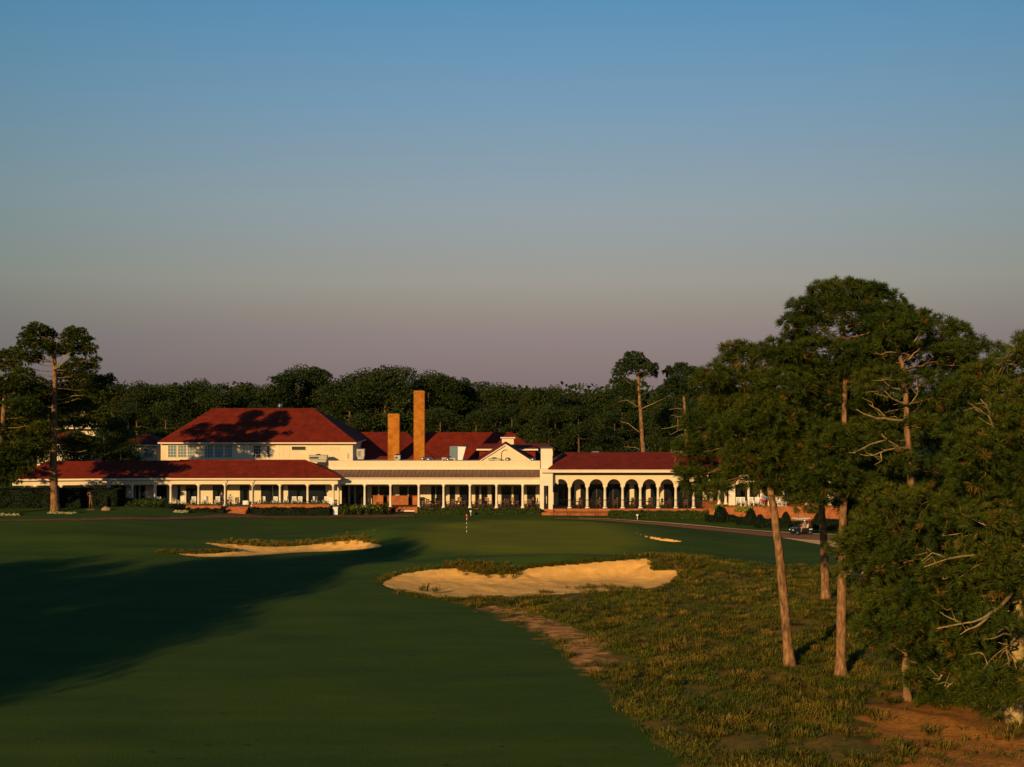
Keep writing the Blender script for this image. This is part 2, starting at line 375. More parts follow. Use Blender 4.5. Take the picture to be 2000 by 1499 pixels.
def ground_mat():
    m, t, b = _m('golf_turf'); b.inputs['Roughness'].default_value = .9; b.inputs['Specular IOR Level'].default_value = .05
    N = t.nodes.new; Lk = t.links.new
    co = N('ShaderNodeTexCoord')
    def noise(sc, det=4, st=(1, 1, 1)):
        mp = N('ShaderNodeMapping'); mp.inputs['Scale'].default_value = st; Lk(co.outputs['Object'], mp.inputs[0])
        n = N('ShaderNodeTexNoise'); n.inputs['Scale'].default_value = sc; n.inputs['Detail'].default_value = det; Lk(mp.outputs[0], n.inputs['Vector']); return n.outputs['Fac']
    def rampn(src, p0, c0, p1, c1):
        r = N('ShaderNodeValToRGB'); r.color_ramp.elements[0].position = p0; r.color_ramp.elements[0].color = (*c0, 1)
        r.color_ramp.elements[1].position = p1; r.color_ramp.elements[1].color = (*c1, 1); Lk(src, r.inputs[0]); return r.outputs[0]
    def mixc(f, a, c, mode='MIX'):
        x = N('ShaderNodeMix'); x.data_type = 'RGBA'; x.blend_type = mode
        if isinstance(f, float): x.inputs[0].default_value = f
        else: Lk(f, x.inputs[0])
        Lk(a, x.inputs[6]); Lk(c, x.inputs[7]); return x.outputs[2]
    def edge(attr, amp, width, sc, gap=None):
        a = N('ShaderNodeAttribute'); a.attribute_name = attr
        k = N('ShaderNodeMath'); k.operation = 'MULTIPLY_ADD'; Lk(noise(sc, 6), k.inputs[0]); k.inputs[1].default_value = amp; k.inputs[2].default_value = -amp/2
        s = N('ShaderNodeMath'); s.operation = 'ADD'; Lk(a.outputs['Fac'], s.inputs[0]); Lk(k.outputs[0], s.inputs[1])
        r = N('ShaderNodeMapRange'); r.inputs['From Min'].default_value = .5-width; r.inputs['From Max'].default_value = .5+width; r.interpolation_type = 'SMOOTHSTEP'
        Lk(s.outputs[0], r.inputs['Value']); return r.outputs[0]
    turf = rampn(noise(.09, 5), .3, (.039, .074, .011), .7, (.067, .100, .013))
    turf = mixc(.5, turf, rampn(noise(.16, 5, (.3, 2.2, 1)), .38, (.025, .054, .008), .64, (.088, .120, .015)))
    turf = mixc(.5, turf, rampn(noise(.5, 6, (.35, 1.3, 1)), .3, (.026, .058, .009), .74, (.072, .110, .014)))
    turf = mixc(.35, turf, rampn(noise(9, 4), .35, (.02, .05, .009), .7, (.058, .10, .016)))
    sp = N('ShaderNodeValToRGB'); sp.color_ramp.elements[0].position = .24; sp.color_ramp.elements[0].color = (.45, .5, .45, 1); sp.color_ramp.elements[1].position = .31; Lk(noise(1.5, 2, (.8, 1.6, 1)), sp.inputs[0])
    turf = mixc(1.0, turf, sp.outputs[0], 'MULTIPLY')
    green = rampn(noise(.35, 6, (.5, 1.4, 1)), .3, (.114, .130, .009), .7, (.152, .158, .011))
    c = mixc(edge('green', .12, .22, .5), turf, green)
    nat = rampn(noise(.55, 7), .36, (.070, .076, .010), .62, (.27, .15, .024))
    nat = mixc(.5, nat, rampn(noise(3.5, 6), .35, (.028, .042, .010), .68, (.18, .125, .04)))
    c = mixc(edge('native', .5, .06, 1.2), c, nat)
    straw = rampn(noise(2.2, 8, (1, 2.2, 1)), .32, (.20, .08, .014), .68, (.62, .25, .042))
    straw = mixc(.5, straw, rampn(noise(11, 6, (1, 1.8, 1)), .36, (.09, .04, .012), .64, (.55, .24, .06)))
    c = mixc(edge('straw', 1.1, .10, .8), c, straw)
    sandy = rampn(noise(1.6, 7, (.6, 1.6, 1)), .38, (.24, .105, .028), .62, (.64, .31, .09))
    c = mixc(edge('sandy', 1.1, .10, .9), c, sandy)
    Lk(c, b.inputs['Base Color'])
    bp = N('ShaderNodeBump'); bp.inputs['Strength'].default_value = .5; bp.inputs['Distance'].default_value = .06
    Lk(noise(14, 3), bp.inputs['Height']); Lk(bp.outputs[0], b.inputs['Normal'])
    return m
tag(link_mesh('ground', me, ground_mat()), 'mown green fairway, raised putting green and rough sandy native ground', 'ground', kind='structure')

M['sand'] = mat('bunker_sand', (.85, .485, .135), .95, .1, 1.1, bump=.7, bscale=3.2, spec=.05, c2=(.70, .37, .09))
BN = {'front': 'wide pale sand bunker with a steep back face in front of the green',
      'left': 'shallow curling sand bunker left of the green',
      'right': 'thin sliver of sand bunker at the right edge of the green'}
for b in BUNK:
    pl = b['poly']; c = pl.mean(0)
    x0, y0 = pl.min(0)-.1; x1, y1 = pl.max(0)+.1
    st = .16 if b['name'] != 'front' else .2
    xs = np.arange(x0, x1+st, st); ys = np.arange(y0, y1+st, st); A, B_ = np.meshgrid(xs, ys); S = sdist(A, B_, pl)
    Zs = zter(A, B_) + .012 + sm(S/.8)*(.006*np.sin(B_*7+1.6*np.sin(A*.5)) + .03*noi(A, B_, 9))
    mask = S > -.02 + .16*np.abs(noi(A, B_, 14)) + .16*np.abs(noi(A+3, B_, 5))
    idx = -np.ones(A.shape, int); keep = mask
    fm = keep[:-1, :-1] & keep[1:, :-1] & keep[:-1, 1:] & keep[1:, 1:]
    used = np.zeros(A.shape, bool)
    used[:-1, :-1] |= fm; used[1:, :-1] |= fm; used[:-1, 1:] |= fm; used[1:, 1:] |= fm
    idx[used] = np.arange(used.sum())
    Vv = np.stack([A[used], B_[used], Zs[used]], 1); f = np.argwhere(fm)
    F = [(idx[i, j], idx[i, j+1], idx[i+1, j+1], idx[i+1, j]) for i, j in f]
    mm = bpy.data.meshes.new('sand_bunker'); mm.from_pydata(Vv.tolist(), [], [tuple(int(q) for q in r) for r in F]); mm.update()
    mm.polygons.foreach_set('use_smooth', [True]*len(F))
    tag(link_mesh('sand_bunker', mm, M['sand']), BN[b['name']], 'bunker', kind='structure')

def strip(name, far, nearp, mat_, dz, label, cat, n=60):
    def resample(pts):
        pts = np.array([hit(*p) for p in pts]); s = np.r_[0, np.cumsum(np.hypot(*np.diff(pts, axis=0).T))]
        t = np.linspace(0, s[-1], n); return np.stack([np.interp(t, s, pts[:, 0]), np.interp(t, s, pts[:, 1])], 1)
    a = resample(far); b_ = resample(nearp); k = 6; V = []; F = []
    for i in range(n):
        for j in range(k+1):
            p = a[i]*(1-j/k)+b_[i]*(j/k); V.append((p[0], p[1], gz(*p)+dz))
    for i in range(n-1):
        for j in range(k): q = i*(k+1)+j; F.append((q, q+k+1, q+k+2, q+1))
    mb = MB(); mb.add(V, F); o = mb.build(name, mat_, None, True); return tag(o, label, cat, kind='structure')
strip('cart_path', [(1085,1012.5),(1190,1016.2),(1290,1023),(1390,1031.5),(1500,1041),(1590,1046),(1700,1048),(2100,1052)],
      [(1085,1014.2),(1190,1018.8),(1290,1027),(1390,1037),(1500,1049),(1600,1056.5),(1700,1058),(2100,1062)], M['path'], .05,
      'brown cart path curving past the hedge to the right of the green', 'path')
strip('concrete_path', [(1528,1051.6),(1570,1055),(1605,1057),(1645,1058)], [(1530,1052.6),(1570,1059.5),(1605,1066),(1645,1073)], M['conc'], .075,
      'pale concrete side path branching off the cart path', 'path', 24)
strip('curb', [(1130,1013.6),(1190,1015.4),(1290,1021.8),(1390,1030),(1500,1039.6),(1590,1044.6),(1700,1046.6),(2100,1050)],
      [(1130,1014.2),(1190,1016.2),(1290,1023),(1390,1031.5),(1500,1041),(1590,1046),(1700,1048),(2100,1052)], M['conc'], .12,
      'tan concrete edging along the far side of the cart path', 'curb')
strip('brick_path', [(-150,1016.5),(0,1016),(150,1014.5),(300,1012.8),(390,1009.5),(430,1005),(490,1005),(520,1009.5),(640,1009.5),(655,1006.5),(810,1006.5)],
      [(-150,1018.5),(0,1018.3),(150,1018.2),(300,1016.5),(390,1014),(440,1012.5),(490,1012.5),(530,1012.6),(640,1012.6),(660,1011.5),(810,1011)], M['pave'], .05,
      'narrow brick walk running along the front of the clubhouse', 'path', 90)

# ------------------------------------------------------------------ clubhouse
def wbox(mb, px0, px1, pt, pb, d0, d1):      # a box whose front face fills photo pixels at depth d0
    return mb.box(PX(px0, d0), PX(px1, d0), d0, d1, PZ(pb, d0), PZ(pt, d0))
CL = root('clubhouse', (-10, 156, 0.3), 'long cream clubhouse with red hipped roofs, white columns and arcade', 'clubhouse')
DP, DC, DA = 156.0, 157.5, 156.5              # column lines: porch, centre loggia, arcade
def column_mesh(h, r=.17, base=True):
    mb = MB()
    mb.box(-r*1.45, r*1.45, -r*1.45, r*1.45, 0, .16)
    mb.lathe([(r*1.25, .16), (r*1.25, .24), (r*1.02, .30), (r, h*.35), (r*.88, h-.32), (r*1.0, h-.30), (r*1.0, h-.26), (r*.9, h-.25), (r*1.25, h-.14)], n=14)
    mb.box(-r*1.4, r*1.4, -r*1.4, r*1.4, h-.14, h)
    return mb.mesh('column', True)
def put(name, me, mat_, x, y, z, parent=CL):
    o = OFF.get(parent.name, (0, 0, 0)); return link_mesh(name, me, mat_, parent, (x-o[0], y-o[1], z-o[2]))

# --- left porch: straight wing and the turned wing at its left
zf, zb_, ze = PZ(989, DP), PZ(946, DP), PZ(933.5, DP)
xr = PX(660, DP); xl = PX(336, DP); x2, d2 = PX(25, 153.5), 153.5
tdir = Vector((xl-x2, DP-d2)).normalized()
mb = MB(); mb.box(xl, xr, DP-.35, DP+4.2, .0, zf); mb.bar((x2, d2+2), (xl, DP+1.9), 2.2, .3, zf+.003); mb.build('porch_floor', M['floor'], CL)
cm = column_mesh(zb_-zf)
pcol = [388, 440, 494, 547, 601, 651]
for px in pcol: put('column', cm, M['trim'], PX(px, DP), DP, zf)
for px in (333.5, 303, 258, 212, 168, 120, 70):
    t = (PX(px, DP)-x2)/(xl-x2); d = d2+(DP-d2)*t; put('column', cm, M['trim'], PX(px, d), d+.05, zf)
mb = MB(); mb.box(xl, xr, DP-.2, DP+.2, zb_, ze-.18); mb.box(xr-.4, xr, DP+.2, DP+4.0, zb_, ze-.18); mb.bar((x2, d2), (xl-.003, DP+.003), .2, zb_, ze-.18); mb.build('porch_beam', M['cream'], CL)
mb = MB(); mb.box(xl-.02, xr+.45, DP-.75, DP-.55, ze-.2, ze+.03); mb.bar((x2-.3, d2-.65), (xl-.03, DP-.65), .1, ze-.2, ze+.03); mb.box(xr+.3, xr+.45, DP-.55, DP+4, ze-.2, ze+.02)
mb.build('gutter', M['trim'], CL)
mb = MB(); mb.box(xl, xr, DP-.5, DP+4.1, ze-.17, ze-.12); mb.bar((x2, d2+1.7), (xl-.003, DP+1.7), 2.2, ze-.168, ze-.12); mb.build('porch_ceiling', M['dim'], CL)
# arched corner brackets under the beam
for px in pcol:
    for s in (-1, 1):
        if px == 651 and s == 1: continue
        x = PX(px, DP)+s*.18; mb = MB(); mb.prism([(x, zb_-.002), (x, zb_-.26), (x+s*.06, zb_-.12), (x+s*.14, zb_-.05), (x+s*.27, zb_-.002)][::s], DP-.15, DP+.15)
        mb.build('corner_bracket', M['cream'], CL)
zr = PZ(899.5, DP+3.6)
mb = MB(); mb.hip(xl, xr+.5, DP-.8, DP+8.2, ze+.06, xl, PX(596, DP+3.6), DP+3.7, zr)
q = [(x2-.4, d2-.8, ze+.06), (xl, DP-.8, ze+.06), (xl, DP+3.7, zr), (x2+3.2, d2+3.9, zr), (x2-.4, d2+8, ze+.06), (xl, DP+8.2, ze+.06)]
mb.add(q, [(0, 1, 2, 3), (3, 2, 5, 4), (0, 3, 4), (1, 0, 4, 5)])
mb.build('porch_roof', M['roof'], CL)
mb = MB(); mb.tube([(PX(596, DP+3.6), DP+3.7, zr+.02), (xr+.5, DP-.8, ze+.09)], .07, 6); mb.tube([(xl, DP+3.7, zr+.02), (PX(596, DP+3.6), DP+3.7, zr+.02)], .07, 6)
mb.build('ridge_cap', M['roof'], CL)
for px in (441, 494, 303, 216):
    d = DP if px > 336 else d2+(DP-d2)*((PX(px, DP)-x2)/(xl-x2))
    x = PX(px, d); mb = MB(); mb.tube([(x+.1, d-.62, ze-.2), (x+.06, d-.55, ze-.45), (x-.02, d-.27, ze-.95), (x-.02, d-.27, zb_-.3), (x-.02, d-.26, zf)], .05, 6)
    mb.build('downspout', M['trim'], CL)
dw = DP+3.4                                    # porch rear wall
mb = MB(); mb.box(xl, xr, dw, dw+.3, zf, ze-.17); mb.bar((x2, d2+3.55), (xl-.004, dw+.15), .15, zf, ze-.17); mb.build('porch_wall', M['cream'], CL)
def window(parent, px0, px1, pt, pb, d, nx_=1, nz=1, glass_='glass', frame='gframe', proud=.05, fr=.07):
    x0, x1, z0, z1 = PX(px0, d), PX(px1, d), PZ(pb, d), PZ(pt, d); mb = MB(); y0, y1 = d-proud, d+.02
    mb.box(x0, x0+fr, y0, y1, z0, z1); mb.box(x1-fr, x1, y0, y1, z0, z1); mb.box(x0+fr, x1-fr, y0, y1, z0, z0+fr); mb.box(x0+fr, x1-fr, y0, y1, z1-fr, z1)
    for i in range(1, nx_):
        x = x0+(x1-x0)*i/nx_; mb.box(x-.02, x+.02, y0+.004, y1, z0+fr, z1-fr)
    for i in range(1, nz):
        z = z0+(z1-z0)*i/nz; mb.box(x0+fr, x1-fr, y0+.008, y1-.004, z-.02, z+.02)
    f = mb.build('window', M[frame], parent)
    g = MB(); g.box(x0+fr-.01, x1-fr+.01, d-.02, d+.01, z0+fr-.01, z1-fr+.01); g.build('pane', M[glass_], f)
    return f
for a, b in ((346.8, 352.4), (363.5, 391.5), (415.5, 443.5), (468.5, 486.5), (509.5, 531), (533.5, 553.5), (562.5, 600), (601.5, 636)):
    window(CL, a, b, 948.5, 985.5 if b < 468 else 987.5, dw, 1, 1)
for a, b in ((222, 232), (236, 246), (258, 263), (266, 271), (275, 283.5), (306, 326)):
    t = (PX(a, d2+3.4)-x2)/(xl-x2); d = d2+3.3+(DP-d2)*max(0, min(1, t))-.0
    window(CL, a, b, 949, 984, d-.02, 1, 1, proud=.12)
# brick steps in the middle of the porch
mb = MB(); g0 = gz(PX(461, 153.6), 153.0); n = 6
for i in range(n):
    mb.box(PX(436, DP), PX(487, DP), DP-.352-.34*(i+1), DP-.352-.34*i, g0-.3, zf-(zf-g0)*i/n-.02)
mb.build('steps', M['brick'], CL)
for px in (434.5, 488.5):
    x = PX(px, DP); mb = MB()
    mb.tube([(x, DP-2.4, g0), (x, DP-2.4, g0+.95)], .025, 6); mb.tube([(x, DP-.4, zf), (x, DP-.4, zf+.95)], .025, 6)
    mb.tube([(x, DP-2.4, g0+.95), (x, DP-.4, zf+.95)], .025, 6)
    mb.build('stair_rail', M['iron'], CL)

# --- centre loggia
zfc, zbc, zec = PZ(992.5, DC), PZ(946.3, DC), PZ(933, DC)
xc0, xc1 = PX(655, DC), PX(1056, DC)
mb = MB(); mb.box(xc0, xc1, DC-.4, DC+6, -.2, zfc); mb.build('loggia_floor', M['floor'], CL)
cmc = column_mesh(zbc-zfc, .165)
for px in (661, 712.5, 762.8, 818, 866.5, 918, 969.8, 1021): put('column', cmc, M['trim'], PX(px, DC), DC, zfc)
mb = MB(); mb.box(xc0, xc1, DC-.18, DC+.2, zbc, zec-.1); mb.build('loggia_beam', M['trim'], CL)
mb = MB(); mb.box(xc0+.3, xc1, DC-.5, DC-.32, zec-.12, zec+.06); mb.build('gutter', M['trim'], CL)
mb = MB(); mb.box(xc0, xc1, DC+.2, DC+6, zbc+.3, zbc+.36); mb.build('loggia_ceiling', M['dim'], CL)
mb = MB(); dm = DC+3.2; zm = PZ(918, dm)
mb.add([(xc0-1.2, DC-.55, zec+.08), (xc1-.02, DC-.55, zec+.08), (xc1-.02, dm, zm), (xc0-1.2, dm, zm), (xc0-1.2, DC-.55, zec+.02), (xc1-.02, DC-.55, zec+.02)], [(0, 1, 2, 3), (4, 5, 1, 0)])
kx = xc0-1.0
while kx < xc1-.2:
    mb.tube([(kx, DC-.55, zec+.1), (kx, dm, zm+.02)], .02, 4, False); kx += .55
mb.build('metal_roof', M['metal'], CL)
mb = MB(); dpz = dm-.02; mb.box(xc0-1.4, xc1-.01, dpz, dpz+.35, zm-.3, PZ(901.8, dpz)); mb.build('parapet', M['cream'], CL)
mb = MB(); mb.box(xc0-1.4, xc1-.012, dpz-.16, dpz-.003, zm+.03, PZ(913.7, dpz-.16)); mb.box(xc0-1.42, xc1-.013, dpz-.05, dpz+.4, PZ(901.8, dpz)+.002, PZ(900.4, dpz)); mb.build('parapet_trim', M['trim'], CL)
mb = MB(); mb.box(xc0-1.4, xc1, dpz+.36, 186, zm+.35, zm+.45); mb.build('flat_roof', M['grey'], CL)
dl = DC+5.8
mb = MB(); mb.box(xc0, xc1+1, dl, dl+.3, zfc, zbc+.3); mb.build('loggia_wall', M['cream'], CL)
for a, b in ((664, 680), (684, 692), (695, 717), (726, 738), (741, 767), (780, 796), (798, 820), (842, 850), (852, 870), (878, 889), (897.5, 921), (928, 936), (940, 952), (960, 971), (979, 999), (1003, 1023), (1029, 1046)):
    window(CL, a, b, 950, 989, dl, 1, 1)
for a, b, t in ((728.5, 748.5, 969), (754.5, 797.5, 969.5), (803, 818, 969.5), (664, 675, 973)):
    mb = MB(); wbox(mb, a, b, t, 990.5, DC+4.4, DC+4.7); mb.box(PX(a, DC+4.35)-.05, PX(b, DC+4.35)+.05, DC+4.33, DC+4.77, PZ(t, DC+4.4)+.002, PZ(t, DC+4.4)+.07); mb.build('brick_screen', M['brick'], CL)
# brick entry piers and stair well of the loggia
mb = MB(); g1 = gz(PX(790, 153), 153)-.2
mb.box(PX(758.5, DC-1.2), PX(763.5, DC-1.2), DC-1.2, DC-.42, g1, PZ(991.5, DC-1.2)); mb.box(PX(810, DC-1.2), PX(815, DC-1.2), DC-1.2, DC-.42, g1, PZ(990.5, DC-1.2))
mb.box(PX(778, DC-1.0)+.003, PX(810, DC-1.0)-.003, DC-1.0, DC-.44, PZ(998, DC-1), PZ(990.8, DC-1)); mb.build('entry_pier', M['brick'], CL)
mb = MB(); mb.box(PX(782, DC-1.06), PX(809.5, DC-1.06), DC-1.06, DC-1.003, PZ(999.6, DC-1.06), PZ(997.3, DC-1.06)); mb.build('pale_sill', M['trim'], CL)
# white newel at the corner between porch and loggia, with its small stair rail
mb = MB(); mb.box(PX(650.5, DP-2.6), PX(659.5, DP-2.6), DP-2.6, DP-1.9, g0-.4, PZ(992, DP-2.6)); mb.box(PX(649.8, DP-2.64), PX(660.2, DP-2.64), DP-2.64, DP-1.86, PZ(992, DP-2.6)+.002, PZ(990.8, DP-2.6)); mb.build('stair_newel', M['white'], CL)
mb = MB(); x = PX(658, DP-1.8)
for i in range(4): mb.tube([(x-.35, DP-2.1, PZ(990-4*i, DP-2)), (x+.3, DP-1.9, PZ(991.5-4*i, DP-2))], .03, 5)
mb.tube([(x+.3, DP-1.9, PZ(992, DP-2)), (x+.3, DP-1.9, PZ(972, DP-2))], .03, 5); mb.build('stair_rail', M['iron'], CL)

# --- square white pier between loggia and arcade
mb = MB(); x0, x1 = PX(1056.5, DC), PX(1078.5, DC)
mb.box(x0, x1, DC-.6, DC+1.6, PZ(917, DC), PZ(876, DC)); mb.build('square_pier', M['trim'], CL)
mb = MB(); mb.box(x0-.08, x1+.08, DC-.68, DC+1.68, PZ(876, DC)+.002, PZ(873.8, DC)); mb.build('pier_cap', M['gframe'], CL)
mb = MB(); zt = PZ(924.5, DA)
mb.box(PX(1054.5, DA), PX(1061.8, DA), DA-.95, DA+.5, zfc-.0, PZ(948, DA)); mb.box(PX(1071, DA), PX(1079, DA), DA-.95, DA+.5, zfc, PZ(948, DA)); mb.box(PX(1054.5, DA), PX(1079, DA), DA-.95, DA+.5, PZ(948, DA)+.002, PZ(915.5, DA))
mb.build('pier_wall', M['trim'], CL)

# --- arcade wing
zfa = PZ(993, DA); zs = PZ(949.5, DA); zat = PZ(928.5, DA)
cpx = [1078]+[1112.5+34.56*i for i in range(9)]
mb = MB(); W = .42
cx = [PX(p, DA) for p in cpx]
for i in range(len(cx)-1):
    a, b = cx[i], cx[i+1]; hw = (b-a)/2-.27; m = (a+b)/2; N = 18
    arc = [(m+hw*math.cos(math.pi*(1-k/N)), zs+hw*math.sin(math.pi*(1-k/N))*1.02) for k in range(N+1)]
    top = [(a+(b-a)*k/N, zat) for k in range(N+1)]
    for k in range(N):
        for yy, fl in ((DA-W/2, 1), (DA+W/2, -1)):
            qd = [(arc[k][0], yy, arc[k][1]), (arc[k+1][0], yy, arc[k+1][1]), (top[k+1][0], yy, zat), (top[k][0], yy, zat)]
            mb.add(qd, [(0, 1, 2, 3)[::fl]])
        mb.add([(arc[k][0], DA-W/2, arc[k][1]), (arc[k+1][0], DA-W/2, arc[k+1][1]), (arc[k+1][0], DA+W/2, arc[k+1][1]), (arc[k][0], DA+W/2, arc[k][1])], [(3, 2, 1, 0)])
    for s_, e_ in ((a, arc[0]), (b, arc[-1])):
        fl = 1 if s_ == a else -1
        for yy, g in ((DA-W/2, fl), (DA+W/2, -fl)): mb.add([(s_, yy, zs), (e_[0], yy, zs), (s_, yy, zat)], [(0, 1, 2)[::g]])
        mb.add([(s_, DA-W/2, zs), (e_[0], DA-W/2, zs), (e_[0], DA+W/2, zs), (s_, DA+W/2, zs)], [(3, 2, 1, 0)])
    mb.add([(a, DA-W/2, zat), (b, DA-W/2, zat), (b, DA+W/2, zat), (a, DA+W/2, zat)], [(0, 1, 2, 3)])
mb.build('arcade_wall', M['cream'], CL)
ca = column_mesh(zs-zfa, .19)
for x in cx[1:]: put('column', ca, M['trim'], x, DA, zfa)
xa0, xa1 = PX(1056, DA), PX(1405, DA)
mb = MB(); mb.box(xa0, xa1, DA-.6, DA+7, -.3, zfa); mb.build('arcade_floor', M['floor'], CL)
DE = DA-1.5; zea = PZ(923.5, DE); zet = PZ(918, DE)
mb = MB(); mb.box(xa0, xa1+.6, DE, DE+.22, zea, zet); mb.box(xa0, xa1+.6, DE-.1, DE-.003, zet-.12, zet+.02); mb.build('fascia', M['trim'], CL)
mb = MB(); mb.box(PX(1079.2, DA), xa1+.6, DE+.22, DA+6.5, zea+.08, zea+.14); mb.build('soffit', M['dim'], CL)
zra = PZ(883.5, DA+6)
mb = MB(); mb.hip(PX(1071, DE), PX(1440, DE), DE-.12, DA+13, zet+.08, PX(1103, DA+6), PX(1425, DA+6), DA+6, zra); mb.build('arcade_roof', M['roof'], CL)
mb = MB(); wbox(mb, 1313, 1350, 879.5, 884, DA+5.6, DA+7); mb.build('ridge_vent', M['cream'], CL)
mb = MB(); wbox(mb, 1156, 1170, 882.3, 884, DA+5.7, DA+6.4); mb.build('ridge_vent', M['galv'], CL)
dar = DA+5.4
mb = MB(); mb.box(PX(1079, DA), xa1+3, dar, dar+.3, zfa, zea+.1); mb.build('arcade_rear_wall', M['cream'], CL)
for a, b in ((1081, 1100), (1100.4, 1121.5), (1133.5, 1165), (1165.4, 1197), (1197.4, 1229.5), (1238.5, 1261.5), (1270.5, 1287.5), (1296.5, 1334), (1334.4, 1372.5), (1380.5, 1404)):
    window(CL, a, b, 946, 990, dar, 2, 1)
mb = MB(); mb.box(xc0+8, xc1-.01, DC-.6, DC-.405, -.3, zfc-.004); mb.build('brick_plinth', M['brick'], CL)
mb = MB(); mb.box(xl+.02, PX(434, DP), DP-.5, DP-.355, 0, zf-.004); mb.build('brick_plinth', M['brick'], CL)
mb = MB(); mb.box(PX(1053, DA), PX(1080.5, DA), DA-1.02, DA-.76, -.4, zfc-.005); mb.box(xa0+.02, PX(1395, DA), DA-.75, DA-.603, -.4, zfa-.004); mb.build('brick_plinth', M['brick'], CL)

# --- pavilion that steps forward at the right end
DV = 150.5; zev = PZ(930, DV); zvt = PZ(924.5, DV)
mb = MB(); mb.box(PX(1403, DV), PX(1640, DV), DV-.9, DV-.7, zev, zvt); mb.build('fascia', M['trim'], CL)
mb = MB(); mb.hip(PX(1400, DV-1), PX(1644, DV-1), DV-1.0, DV+11, zvt+.06, PX(1440, DV+5), PX(1600, DV+5), DV+5, PZ(892, DV+5)); mb.build('pavilion_roof', M['roof'], CL)
zfv = PZ(987.5, DV)
mb = MB(); mb.box(PX(1404, DV), PX(1640, DV), DV-.68, DV+8, zev+.05, zev+.12); mb.build('soffit', M['dim'], CL)
cv = column_mesh(zev-zfv, .17)
for px in (1404.5, 1417.5): put('column', cv, M['trim'], PX(px, DV+1.5), DV+1.5, zfv)
for px in (1462, 1487, 1530, 1575, 1620): put('column', cv, M['trim'], PX(px, DV), DV, zfv)
mb = MB(); wbox(mb, 1424, 1436, 931, 990, DV, DV+.5); mb.build('pavilion_pier', M['trim'], CL)
mb = MB(); a, b = PX(1436, DV), PX(1459.5, DV); zsv = PZ(955, DV); hw = (b-a)/2; m = (a+b)/2; N = 14; top = zev+.05
arc = [(m+hw*math.cos(math.pi*(1-k/N)), zsv+hw*math.sin(math.pi*(1-k/N))) for k in range(N+1)]
for k in range(N):
    t0, t1 = a+(b-a)*k/N, a+(b-a)*(k+1)/N
    mb.add([(arc[k][0], DV, arc[k][1]), (arc[k+1][0], DV, arc[k+1][1]), (t1, DV, top), (t0, DV, top), (arc[k][0], DV+.4, arc[k][1]), (arc[k+1][0], DV+.4, arc[k+1][1])], [(0, 1, 2, 3), (0, 4, 5, 1)])
mb.box(b+.002, PX(1640, DV), DV, DV+.35, PZ(943, DV), top); mb.build('pavilion_arch', M['cream'], CL)
mb = MB(); mb.box(PX(1400, DV+6), PX(1640, DV+6), DV+5, DV+5.3, zfv, zev+.05); mb.build('pavilion_rear_wall', M['cream'], CL)
for a, b in ((1406, 1428), (1431, 1455), (1458, 1480), (1484, 1520), (1524, 1570)): window(CL, a, b, 945, 986, DV+5, 1, 1)
mb = MB(); mb.box(PX(1400, DV-3.4), PX(1640, DV-3.4), 147.66, DV+8, 0, zfv); mb.build('terrace_floor', M['brick'], CL)

# --- tall main house behind the porch
DM = 173.0; zem = PZ(865.8, DM)
mb = MB(); mb.box(PX(314, DM), PX(689, DM), DM, DM+17, 3.5, zem); mb.build('upper_wall', M['cream'], CL)
mb = MB(); mb.box(PX(308, DM-.8), PX(696, DM-.8), DM-.85, DM-.65, zem-.06, zem+.14); mb.box(PX(308, DM-.8), PX(696, DM-.8), DM-.65, DM+17.6, zem, zem+.12); mb.build('eave', M['trim'], CL)
mb = MB(); mb.hip(PX(307.5, DM-.8), PX(696.5, DM-.8), DM-.9, DM+17.7, zem+.2, PX(416, DM+8.5), PX(613, DM+8.5), DM+8.4, PZ(797.5, DM+8.4)); mb.build('upper_roof', M['roof'], CL)
mb = MB(); mb.lathe([(.3, 0), (.3, .28), (.42, .3), (.42, .42), (.34, .44), (.34, .62), (.2, .74)], (PX(547.5, DM+8.4), DM+8.4, PZ(797.6, DM+8.4)-.03), 14); mb.build('roof_ventilator', M['galv'], CL, True)
for g in ((328, 345.5), (347.5, 365), (366.5, 380.5), (400, 416.5), (419.5, 436.5), (439, 454)):
    window(CL, g[0], g[1], 869.5, 894, DM, 3, 4, 'bglass', 'trim', .09, .06)
window(CL, 495, 509.8, 870.5, 893.5, DM, 3, 4, 'glass', 'trim', .08, .05)
window(CL, 521.5, 527.5, 870.5, 893.5, DM, 1, 5, 'glass', 'trim', .08, .05)
for a, b in ((570, 597), (632, 660)):
    mb = MB(); x0, x1 = PX(a, DM), PX(b, DM); z0, z1 = PZ(879.4, DM), PZ(872.6, DM)
    mb.box(x0, x1, DM-.06, DM-.003, z1, z1+.07); mb.box(x0, x1, DM-.06, DM-.003, z0-.07, z0); mb.box(x0-.07, x0-.001, DM-.06, DM-.003, z0-.07, z1+.07); mb.box(x1+.001, x1+.07, DM-.06, DM-.003, z0-.07, z1+.07)
    v = mb.build('louvre_vent', M['trim'], CL)
    g = MB()
    for i in range(5): z = z0+(z1-z0)*(i+.1)/5; g.add([(x0, DM-.05, z), (x1, DM-.05, z), (x1, DM-.002, z+.085), (x0, DM-.002, z+.085)], [(0, 1, 2, 3)])
    g.box(x0, x1, DM-.004, DM+.02, z0, z1) if a == 570 else None
    g.build('slats', M['gframe'] if a == 570 else M['cream'], v)
mb = MB()
for px in (397, 476.5, 545, 553, 565): mb.box(PX(px, DM)-.02, PX(px, DM)+.02, DM-.035, DM-.002, 6.4, zem-.01)
mb.build('wall_batten', M['trim'], CL)
mb = MB(); wbox(mb, 678, 681.5, 886, 897, DM-.05, DM-.002); mb.build('meter_box', M['hvac'], CL)

